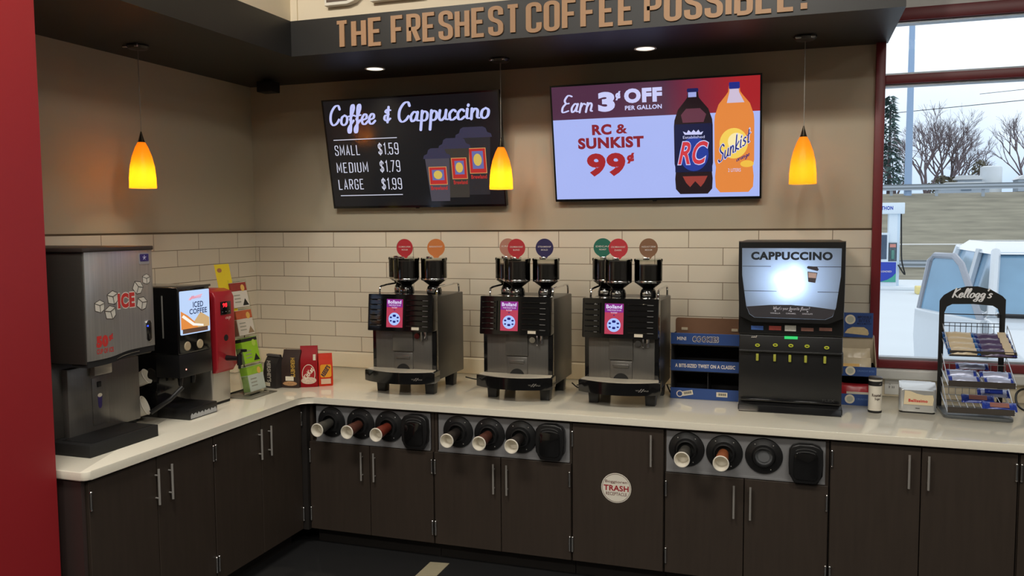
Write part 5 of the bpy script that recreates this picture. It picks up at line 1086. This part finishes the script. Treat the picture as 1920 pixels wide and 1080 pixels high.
def channel(outer, inner_list, name):
    o = MB().prism(outer, 'y', -0.045, 0.0, 0.002, 1).build(name, M_RIM, t)
    for inn_ in inner_list: MB().prism(inn_, 'y', -0.0462, -0.045).build('letter_face', M_FACE, o)
B_o = [(1.155, 0.055), (1.300, 0.055), (1.345, 0.068), (1.385, 0.10), (1.40, 0.16), (1.395, 0.22), (1.37, 0.26), (1.39, 0.30), (1.395, 0.36), (1.37, 0.42), (1.31, 0.45), (1.155, 0.45)]
B_i = [(1.168, 0.072), (1.298, 0.072), (1.338, 0.084), (1.370, 0.11), (1.385, 0.16), (1.380, 0.21), (1.355, 0.25), (1.355, 0.268), (1.375, 0.30), (1.38, 0.35), (1.357, 0.405), (1.305, 0.433), (1.168, 0.433)]
channel(B_o, [B_i], 'letter_B')
for nm, x in (('letter_E', 1.447), ('letter_A', 1.80)):
    if nm == 'letter_E':
        channel([(x, 0.055), (x+0.32, 0.055), (x+0.32, 0.14), (x+0.12, 0.14), (x+0.12, 0.21), (x+0.28, 0.21), (x+0.28, 0.29), (x+0.12, 0.29), (x+0.12, 0.365), (x+0.32, 0.365), (x+0.32, 0.45), (x, 0.45)],
                [[(x+0.016, 0.072), (x+0.304, 0.072), (x+0.304, 0.124), (x+0.104, 0.124), (x+0.104, 0.226), (x+0.264, 0.226), (x+0.264, 0.274), (x+0.104, 0.274), (x+0.104, 0.381), (x+0.304, 0.381), (x+0.304, 0.433), (x+0.016, 0.433)]], nm)
M_SHADE = translucent('amber glass shade', (255, 205, 84), 0.25, 0.0)
_n = M_SHADE.node_tree; _e = _n.nodes.new('ShaderNodeEmission'); _a = _n.nodes.new('ShaderNodeAddShader'); _o = [q_ for q_ in _n.nodes if q_.type == 'OUTPUT_MATERIAL'][0]
_e.inputs[0].default_value = L(236, 140, 20); _e.inputs[1].default_value = 0.34
_n.links.new(_o.inputs[0].links[0].from_socket, _a.inputs[0]); _n.links.new(_e.outputs[0], _a.inputs[1]); _n.links.new(_a.outputs[0], _o.inputs[0])
M_CORD = mat('pale pendant cord', (150, 144, 132), 0.4, metal=0.3)
PN = [('amber glass pendant lamp hanging over the ice machine by the left wall', 0.291, -1.413, 2.108, 1.1), ('amber glass pendant lamp hanging between the two televisions', 2.029, -0.357, 2.107, 1.3), ('amber glass pendant lamp hanging over the cappuccino machine by the window', 3.762, -0.353, 2.101, 0.8)]
for lb, x, y, z, pw in PN:
    t = thing('pendant_lamp', lb, 'pendant lamp', (x, y, 2.888), 0, 'amber pendant lamps under the soffit')
    zb = z-2.888
    c = MB(); c.lathe([(0.0, 0.0), (0.058, 0.0), (0.060, -0.008), (0.050, -0.020), (0.012, -0.026), (0.0, -0.026)], (0, 0, 0), 'z', 28, cap=False); c.build('canopy', mat('dark bronze canopy', (70, 64, 60), 0.3, metal=0.6), t)
    hk = MB(); hk.box(-0.05, -0.02, -0.062, -0.05, -0.02, -0.006, 0.003); hk.box(0.028, 0.05, -0.062, -0.05, -0.02, -0.004, 0.003); hk.build('canopy_bracket', M_CHROME, t)
    MB().tube([(0, 0, -0.02), (0.001, 0, zb+0.30)], 0.0022, 6).build('cord', M_CORD, t)
    MB().lathe([(0.003, zb+0.312), (0.006, zb+0.300), (0.016, zb+0.262), (0.020, zb+0.252), (0.0, zb+0.252)], (0, 0, 0), 'z', 20, cap=False).build('socket_cone', mat('dark nickel cone', (92, 84, 72), 0.2, metal=0.9), t)
    MB().lathe([(0.018, zb+0.256), (0.034, zb+0.225), (0.052, zb+0.175), (0.064, zb+0.12), (0.070, zb+0.06), (0.0715, zb+0.0), (0.0690, zb+0.0), (0.0675, zb+0.06), (0.0615, zb+0.12), (0.0495, zb+0.175), (0.0315, zb+0.225), (0.016, zb+0.254)], (0, 0, 0), 'z', 36, cap=False).build('glass_shade', M_SHADE, t, 'glowing amber glass shade')
    MB().lathe([(0.0, 0.02), (0.013, 0.012), (0.016, -0.005), (0.010, -0.022), (0.0, -0.028)], (0, 0, zb+0.092), 'z', 16, cap=False).build('bulb', glow('warm bulb', (255, 220, 160), 3.0), t, 'lit bulb')
    lamp('pendant_bulb', 'POINT', (x, y, z+0.052), pw, (1.0, 0.88, 0.62), 0.015)
M_DL = glow('downlight glow', (255, 242, 220), 1.6)
for lb, x, y in (('round white recessed downlight above the menu television', 1.182, -0.347), ('round white recessed downlight above the soda television', 2.903, -0.356)):
    t = thing('recessed_downlight', lb, 'downlight', (x, y, 2.888), 0, 'recessed downlights in the soffit')
    MB().lathe([(0.062, 0.0), (0.064, -0.005), (0.054, -0.006), (0.052, -0.002)], (0, 0, 0), 'z', 28, cap=False).build('trim_ring', M_WHITE, t)
    MB().lathe([(0.0, -0.0035), (0.053, -0.0035), (0.053, -0.0015)], (0, 0, 0), 'z', 28, cap=False).build('lens', M_DL, t, 'lit lens')
    lamp('downlight_bulb', 'SPOT', (x, y, 2.875), 30, (1.0, 0.85, 0.62), 0.04, ang=1.9)
t = thing('ceiling_speaker', 'small black box speaker under the soffit in the room corner', 'speaker', (0.30, -0.22, 2.888))
MB().box(-0.06, 0.06, -0.05, 0.05, -0.085, -0.012, 0.005).build('speaker_box', M_MATT, t); MB().box(-0.02, 0.02, -0.02, 0.02, -0.014, 0.0).build('bracket', M_MATT, t)

# ================================================================== OUTSIDE: base colours paled and blued to carry the exposure haze
G0 = -0.15
M_PAVE = mat('pale concrete forecourt', (206, 214, 220), 0.7, var=0.05, scale=0.6); M_GRASS = mat('dry winter grass', (130, 126, 110), 0.9, var=0.55, scale=0.9, stretch=(0.7, 1.6, 6)); M_ROAD = mat('grey roadside', (140, 146, 150), 0.8, var=0.1, scale=1)
struct(MB().box(-20, 60, 0.25, 29, G0-0.1, G0).build('forecourt', M_PAVE))
gm = MB(); n = 24
prof = [(27, G0-0.02), (29.5, G0+0.05), (31, 0.1), (33, 0.5), (37, 1.4), (41, 2.45), (44, 3.15), (46, 3.45), (60, 3.9), (120, 4.2)]
rows = []
for y, z in prof: rows.append([gm.bm.verts.new((-40+140*i/n, y, z+(random.uniform(-.12, .12) if 32 < y < 45 else 0))) for i in range(n+1)])
for A, B in zip(rows, rows[1:]):
    for i in range(n): gm.bm.faces.new((A[i], A[i+1], B[i+1], B[i]))
gs = gm.build('grass_bank', M_GRASS, ang=60); tag(gs, 'dry grass embankment rising behind the fuel pump', 'grass', kind='stuff')
M_GALV = mat('galvanised steel', (160, 170, 180), 0.5, metal=0.3)
def rail(label, x0, x1, y, zt, zg, h, step, loc_):
    t = thing('guard_rail', label, 'guard rail', (x0, y, zg))
    Lx = x1-x0
    MB().prism([(-0.04, zt-zg-h), (0, zt-zg-h*0.8), (-0.04, zt-zg-h*0.5), (0, zt-zg-h*0.2), (-0.04, zt-zg), (0.03, zt-zg), (0.03, zt-zg-h)], 'x', 0, Lx).build('rail_beam', M_GALV, t)
    for i in range(int(Lx/step)+1): MB().box(i*step, i*step+0.14, 0.03, 0.18, -0.3, zt-zg).build('post', M_GALV, t)
rail('long grey guard rail along the top of the grass bank', 4, 22, 44.6, 3.92, 3.2, 0.32, 2.2, 0)
rail('low grey guard rail at the foot of the grass bank behind the pump', 5, 20, 31.0, 0.42, 0.05, 0.28, 2.0, 0)
tag(MB().tube([(4, 32.6, 0.98), (22, 32.6, 1.02)], 0.03, 6).build('pipe_rail', M_WHITE), 'thin white pipe rail running across the lower grass bank', 'railing')
t = thing('light_pole', 'tall pale grey light pole rising behind the window mullion', 'light pole', (9.30, 44.9, 3.2))
MB().lathe([(0.20, -0.3), (0.17, 4), (0.13, 13)], (0, 0, 0), 'z', 12).build('pole_shaft', mat('pale pole paint', (150, 176, 208), 0.5), t); MB().box(-0.25, 0.25, -0.25, 0.25, -0.3, 0.12).build('pole_base', M_ROAD, t)
# trees
M_BARK = mat('bare grey brown bark', (112, 100, 104), 0.9, var=0.2, scale=3); M_EVG = mat('blue green needles', (74, 98, 96), 0.8, var=0.35, scale=4); M_SHRUB = mat('dull shrub leaves', (112, 108, 92), 0.9, var=0.3, scale=4)
def branch(mb, p, d, ln, r, dep):
    q_ = p+d*ln; mid = p+d*ln*0.5+Vector((random.uniform(-1, 1), random.uniform(-1, 1), 0))*ln*0.05
    mb.tube([p, mid, q_] if dep > 1 else [p, q_], [r, r*0.85, r*0.65], 3 if dep < 3 else 5)
    if dep == 0: return
    for k in range(random.choice((2, 3, 3)) if dep > 1 else 3):
        nd = (d+Vector((random.uniform(-1, 1), random.uniform(-1, 1), random.uniform(-0.25, 0.6)))*0.62).normalized()
        branch(mb, p+d*ln*random.uniform(0.55, 1.0), nd, ln*random.uniform(0.6, 0.8), r*0.6, dep-1)
def bare_tree(label, x, y, z, h, stems, seed, dep=5):
    random.seed(seed); t = thing('bare_tree', label, 'tree', (x, y, z), 0, 'leafless trees beyond the road')
    mb = MB()
    for s in range(stems):
        a = 2*PI*s/max(1, stems)+random.uniform(-.4, .4); sp_ = 0.0 if stems == 1 else random.uniform(0.15, 0.5)
        branch(mb, Vector((0, 0, -0.3)), Vector((math.cos(a)*sp_, math.sin(a)*sp_, 1)).normalized(), h*0.34, 0.085 if stems > 1 else 0.14, dep)
    mb.build('trunk_and_twigs', M_BARK, t)
bare_tree('broad leafless multi-stem tree in the middle of the window view', 13.4, 60, 3.9, 6.6, 6, 3)
bare_tree('leafless multi-stem tree just right of the light pole', 11.6, 56, 3.8, 6.0, 4, 5)
bare_tree('leafless tree left of the light pole beside the evergreen', 10.6, 64, 3.95, 5.6, 3, 8)
bare_tree('tall leafless tree at the right edge of the window view', 18.6, 62, 3.9, 7.2, 3, 11)
bare_tree('small leafless tree between the broad tree and the white tank', 15.4, 66, 3.95, 5.0, 3, 17)
def conifer(label, x, y, z, h, r, m, name='evergreen_tree', n=900):
    random.seed(int(x*10)); t = thing(name, label, 'tree', (x, y, z))
    MB().lathe([(0.14, -0.3), (0.05, h*0.95)], (0, 0, 0), 'z', 8).build('trunk', M_BARK, t)
    mb = MB()
    for i in range(n):
        f = random.random()**1.3; a = random.uniform(0, 2*PI); rad = r*(1-f)*random.uniform(0.3, 1)+0.1
        c = Vector((rad*math.cos(a), rad*math.sin(a), 0.4+f*(h-0.4))); s = random.uniform(0.12, 0.3)
        u = Vector((math.cos(a), math.sin(a), -0.35))*s*1.6; v = Vector((-math.sin(a), math.cos(a), random.uniform(-.3, .3)))*s*0.5
        mb.bm.faces.new([mb.bm.verts.new(c-v), mb.bm.verts.new(c+u), mb.bm.verts.new(c+v+Vector((0, 0, s*0.4)))])
    mb.build('foliage', m, t)
conifer('dark evergreen tree at the left edge of the window view', 9.55, 58, 3.8, 6.6, 1.1, M_EVG)
def shrub(label, x, y, z, h, r):
    random.seed(int(x*13)); t = thing('shrub', label, 'shrub', (x, y, z)); mb = MB()
    for i in range(420):
        a = random.uniform(0, 2*PI); b_ = random.uniform(0, 1); rad = r*math.sqrt(1-b_*b_)*random.uniform(.6, 1)
        c = Vector((rad*math.cos(a), rad*math.sin(a), h*b_)); s = random.uniform(0.1, 0.22)
        mb.bm.faces.new([mb.bm.verts.new(c+Vector((random.uniform(-s, s), random.uniform(-s, s), random.uniform(-s, s)))) for _ in range(3)])
    mb.build('foliage', M_SHRUB, t)
shrub('rounded dull green shrub behind the white tank', 16.2, 64, 3.9, 2.4, 0.9); shrub('low brown shrub left of the white shed', 12.9, 58, 3.8, 1.1, 1.1)
t = thing('storage_tank', 'white upright storage tank standing beyond the guard rail', 'tank', (16.3, 61, 3.9)); MB().lathe([(0.0, 1.85), (0.5, 1.83), (0.66, 1.75), (0.68, 1.6), (0.68, 0.0)], (0, 0, 0), 'z', 24, cap=False).build('tank_shell', mat('white tank paint', (224, 232, 238), 0.5), t)
def shed(label, x, y, z, W, D, H, R):
    t = thing('shed', label, 'shed', (x, y, z)); MB().box(-W/2, W/2, -D/2, D/2, 0, H).build('shed_walls', mat('pale shed wall', (176, 190, 206), 0.6), t)
    MB().prism([(-W/2-.1, H), (W/2+.1, H), (W/2-.3, H+R), (-W/2+.3, H+R)], 'y', -D/2-.1, D/2+.1).build('roof', mat('white roof', (226, 232, 238), 0.5), t)
    MB().box(-0.2, 0.35, -D/2-0.03, -D/2, 0.35, H-0.15).build('shed_window', mat('grey pane', (110, 130, 150), 0.2), t)
shed('low pale shed left of the white tank', 14.6, 60, 3.9, 1.7, 1.5, 0.85, 0.3); shed('long low white shed right of the white tank', 19.2, 60, 3.9, 3.2, 1.5, 0.8, 0.3); shed('flat white-roofed shed between the trees at the guard rail', 13.1, 52, 3.6, 2.6, 1.4, 0.30, 0.35)
tag(MB().tube([(8.5, 52, 8.55), (17, 52, 9.05)], 0.02, 4).build('power_line', M_MATT), 'thin overhead power line sloping across the upper window', 'power line'); tag(MB().tube([(14.2, 54, 9.75), (19, 54, 10.05)], 0.015, 4).build('power_line', M_MATT), 'short faint upper power line at the right of the window', 'power line')
# fuel pump
t = thing('fuel_pump', 'white and blue fuel pump at the left edge of the window view', 'fuel pump', (6.25, 23.2, G0))
M_PW = mat('white pump panel', (214, 226, 236), 0.4); M_PB = mat('pump blue', (38, 62, 170), 0.35)
MB().box(-0.55, 0.36, -0.3, 0.3, 0.10, 0.85).build('cabinet', M_PW, t); MB().box(-0.5, 0.34, -0.32, -0.3, 0.22, 0.83).build('blue_panel', M_PB, t, 'blue front panel')
MB().prism([(-0.1, 0.22), (0.34, 0.22), (0.34, 0.50), (0.24, 0.38), (0.1, 0.29)], 'y', -0.33, -0.32).build('green_swoosh', mat('pump green', (70, 160, 140), 0.4), t)
text('UNLEADED', -0.2, 0.22, 0.52, 0.57, -0.335, M_INK, t)
MB().box(-0.5, 0.12, -0.28, 0.28, 0.85, 1.72).build('display_head', M_PW, t); MB().box(-0.4, 0.07, -0.30, -0.28, 0.92, 1.66).build('display_screen', mat('dark pump display', (70, 84, 104), 0.2, var=0.3, scale=6), t)
MB().box(0.14, 0.34, -0.24, 0.28, 0.85, 1.42).build('nozzle_bay', mat('dark nozzle bay', (84, 96, 104), 0.5, var=0.3, scale=8), t); MB().box(0.16, 0.33, -0.26, -0.24, 1.28, 1.38).build('red_label', mat('pump red label', (196, 130, 120), 0.5), t); MB().box(0.2, 0.29, -0.3, -0.24, 0.92, 1.2, 0.02).build('nozzle', mat('green nozzle', (80, 130, 120), 0.5), t)
MB().box(0.12, 0.36, -0.2, 0.2, 1.42, 2.35).build('column', M_PW, t); MB().box(0.36, 0.44, -0.2, 0.2, 0.10, 2.35).build('side_post', mat('pump edge white', (196, 214, 230), 0.4), t)
tp = MB().box(-0.6, 0.55, -0.3, 0.3, 2.3, 2.64, 0.02).build('top_sign', M_PW, t); text('MARATHON', -0.42, 0.22, 2.42, 2.54, -0.302, M_PB, tp, bold=0.04)
MB().tube(catmull([(0.47, -0.1, 2.3), (0.48, -0.2, 1.6), (0.50, -0.25, 0.9), (0.60, -0.25, 0.45), (0.40, -0.3, 0.75)], 5), 0.022, 8).build('hose', M_MATT, t)
MB().box(-0.9, 0.95, -0.7, 0.7, 0.0, 0.10, 0.02).build('pump_island', mat('white island', (216, 224, 230), 0.6), t)
tag(MB().box(6.95, 7.6, 21.0, 21.5, G0, G0+0.22, 0.03).build('curb_stop', mat('hazed yellow paint', (222, 206, 140), 0.7)), 'pale yellow curb block right of the fuel pump', 'curb')
# car facing the shop, left door open
t = thing('parked_car', 'white car parked facing the shop with one front door open', 'car', (6.42, 3.35, G0))
M_CAR = mat('white car paint', (206, 214, 222), 0.25, coat=0.6, var=0.02); M_CGL = mat('pale windshield glass', (116, 156, 186), 0.08, coat=0.3, var=0.25, scale=2); M_RUB = mat('black rubber', (34, 36, 40), 0.6)
hw = 0.93
bd = MB().prism([(-0.55, 0.30), (-0.58, 0.62), (-0.45, 0.84), (0.3, 1.02), (0.75, 1.12), (3.6, 1.12), (3.95, 1.0), (4.0, 0.4), (3.9, 0.28), (-0.4, 0.24)], 'x', -hw, hw, 0.06, 4).map(lambda c: Vector((c.x*(1-0.10*max(0, (-c.y+0.5)/1.0)**1.5), c.y, c.z))).build('car_body', M_CAR, t)
def frust(y0, y1, z0, y2, y3, z1, w0, w1):
    m = MB(); b = m.bm
    A = [b.verts.new(p) for p in ((-w0, y0, z0), (w0, y0, z0), (w0, y1, z0), (-w0, y1, z0))]; B = [b.verts.new(p) for p in ((-w1, y2, z1), (w1, y2, z1), (w1, y3, z1), (-w1, y3, z1))]
    b.faces.new(A); b.faces.new(B)
    for i in range(4): b.faces.new((A[i], A[(i+1) % 4], B[(i+1) % 4], B[i]))
    return m
frust(0.72, 3.7, 1.10, 1.42, 3.45, 1.72, 0.86, 0.70).build('cabin_glass', M_CGL, t, 'pale blue windshield and windows')
rf = frust(1.36, 3.55, 1.70, 1.75, 3.3, 1.815, 0.755, 0.64); rf.build('roof', M_CAR, t)
pl = MB()
for sx in (-1, 1):
    pl.tube([(sx*0.87, 0.70, 1.10), (sx*0.715, 1.40, 1.73)], 0.045, 8); pl.tube([(sx*0.88, 2.05, 1.10), (sx*0.73, 2.1, 1.73)], 0.05, 8); pl.tube([(sx*0.87, 3.68, 1.1), (sx*0.71, 3.45, 1.73)], 0.06, 8)
pl.build('pillars', M_CAR, t)
MB().tube([(-0.82, 0.70, 1.125), (0.0, 0.66, 1.12), (0.8, 0.70, 1.125)], 0.022, 6).build('wiper', M_RUB, t)
for sx in (-1, 1):
    MB().prism([(sx*0.86, 0.66), (sx*0.52, 0.64), (sx*0.46, 0.72), (sx*0.80, 0.80)], 'y', -0.60, -0.45, 0.01).build('headlight', mat('headlight lens', (150, 170, 190), 0.1), t)
    for yy_ in (0.25, 3.0):
        MB().lathe([(0, -0.1), (0.2, -0.1), (0.31, -0.09), (0.33, 0.0), (0.31, 0.09), (0.2, 0.1), (0, 0.1)], (sx*0.84, yy_, 0.33), 'x', 24, cap=False).build('wheel', M_RUB, t)
MB().box(-0.5, 0.5, -0.61, -0.55, 0.40, 0.58, 0.02).build('grille', M_RUB, t)
# open door, hinged at the front edge of the left side
ha = math.radians(24); hx, hy = -0.93, 0.62
dtf = lambda c: Vector((hx-c.x*math.sin(ha)+c.y*math.cos(ha), hy+c.x*math.cos(ha)+c.y*math.sin(ha), c.z))
dd = MB().prism([(0.0, 0.36), (1.12, 0.36), (1.18, 0.80), (1.16, 1.10), (0.02, 1.08)], 'y', -0.05, 0.05, 0.025, 3).map(dtf).build('door', M_CAR, t, 'open front door')
fr_ = MB()
fr_.tube([(0.08, 0, 1.06), (0.55, 0.09, 1.60), (0.70, 0.11, 1.68), (1.04, 0.11, 1.68), (1.12, 0.10, 1.62), (1.14, 0, 1.06)], 0.035, 8); fr_.map(dtf).build('window_frame', mat('grey door frame', (150, 156, 168), 0.3), dd)
MB().prism([(0.12, 1.07), (1.12, 1.07), (1.06, 1.66), (0.70, 1.66), (0.56, 1.58)], 'y', -0.004, 0.004).map(lambda c: dtf(Vector((c.x, c.y+(c.z-1.07)*0.18, c.z)))).build('door_glass', M_CGL, dd)
MB().ball((0.12, 0.14, 1.10), 0.10, 0.07, 0.07).map(dtf).build('mirror', M_CAR, dd); MB().box(0.95, 1.10, 0.05, 0.075, 0.93, 0.97, 0.01).map(dtf).build('door_handle', M_CAR, dd)
# second white vehicle behind it
t = thing('parked_van', 'second white vehicle parked behind the white car, only its roof showing', 'van', (9.6, 11.2, G0))
MB().prism([(-1.9, 0.3), (-1.95, 0.9), (-1.2, 1.15), (-0.2, 1.86), (0.6, 2.02), (3.0, 2.02), (3.2, 0.9), (3.1, 0.3)], 'y', -0.95, 0.95, 0.06, 3).map(lambda c: Vector((c.x, c.y*(1-0.12*max(0, c.z-1.0)), c.z))).build('van_body', M_CAR, t)
MB().prism([(-1.08, 1.18), (-0.2, 1.78), (-0.2, 1.2)], 'y', -0.98, 0.98).build('side_window', M_CGL, t); 
for x_ in (-1.2, 2.2):
    for y_ in (-0.85, 0.85): MB().lathe([(0, -0.1), (0.3, -0.1), (0.33, 0), (0.3, 0.1), (0, 0.1)], (x_, y_, 0.33), 'y', 20, cap=False).build('wheel', M_RUB, t)
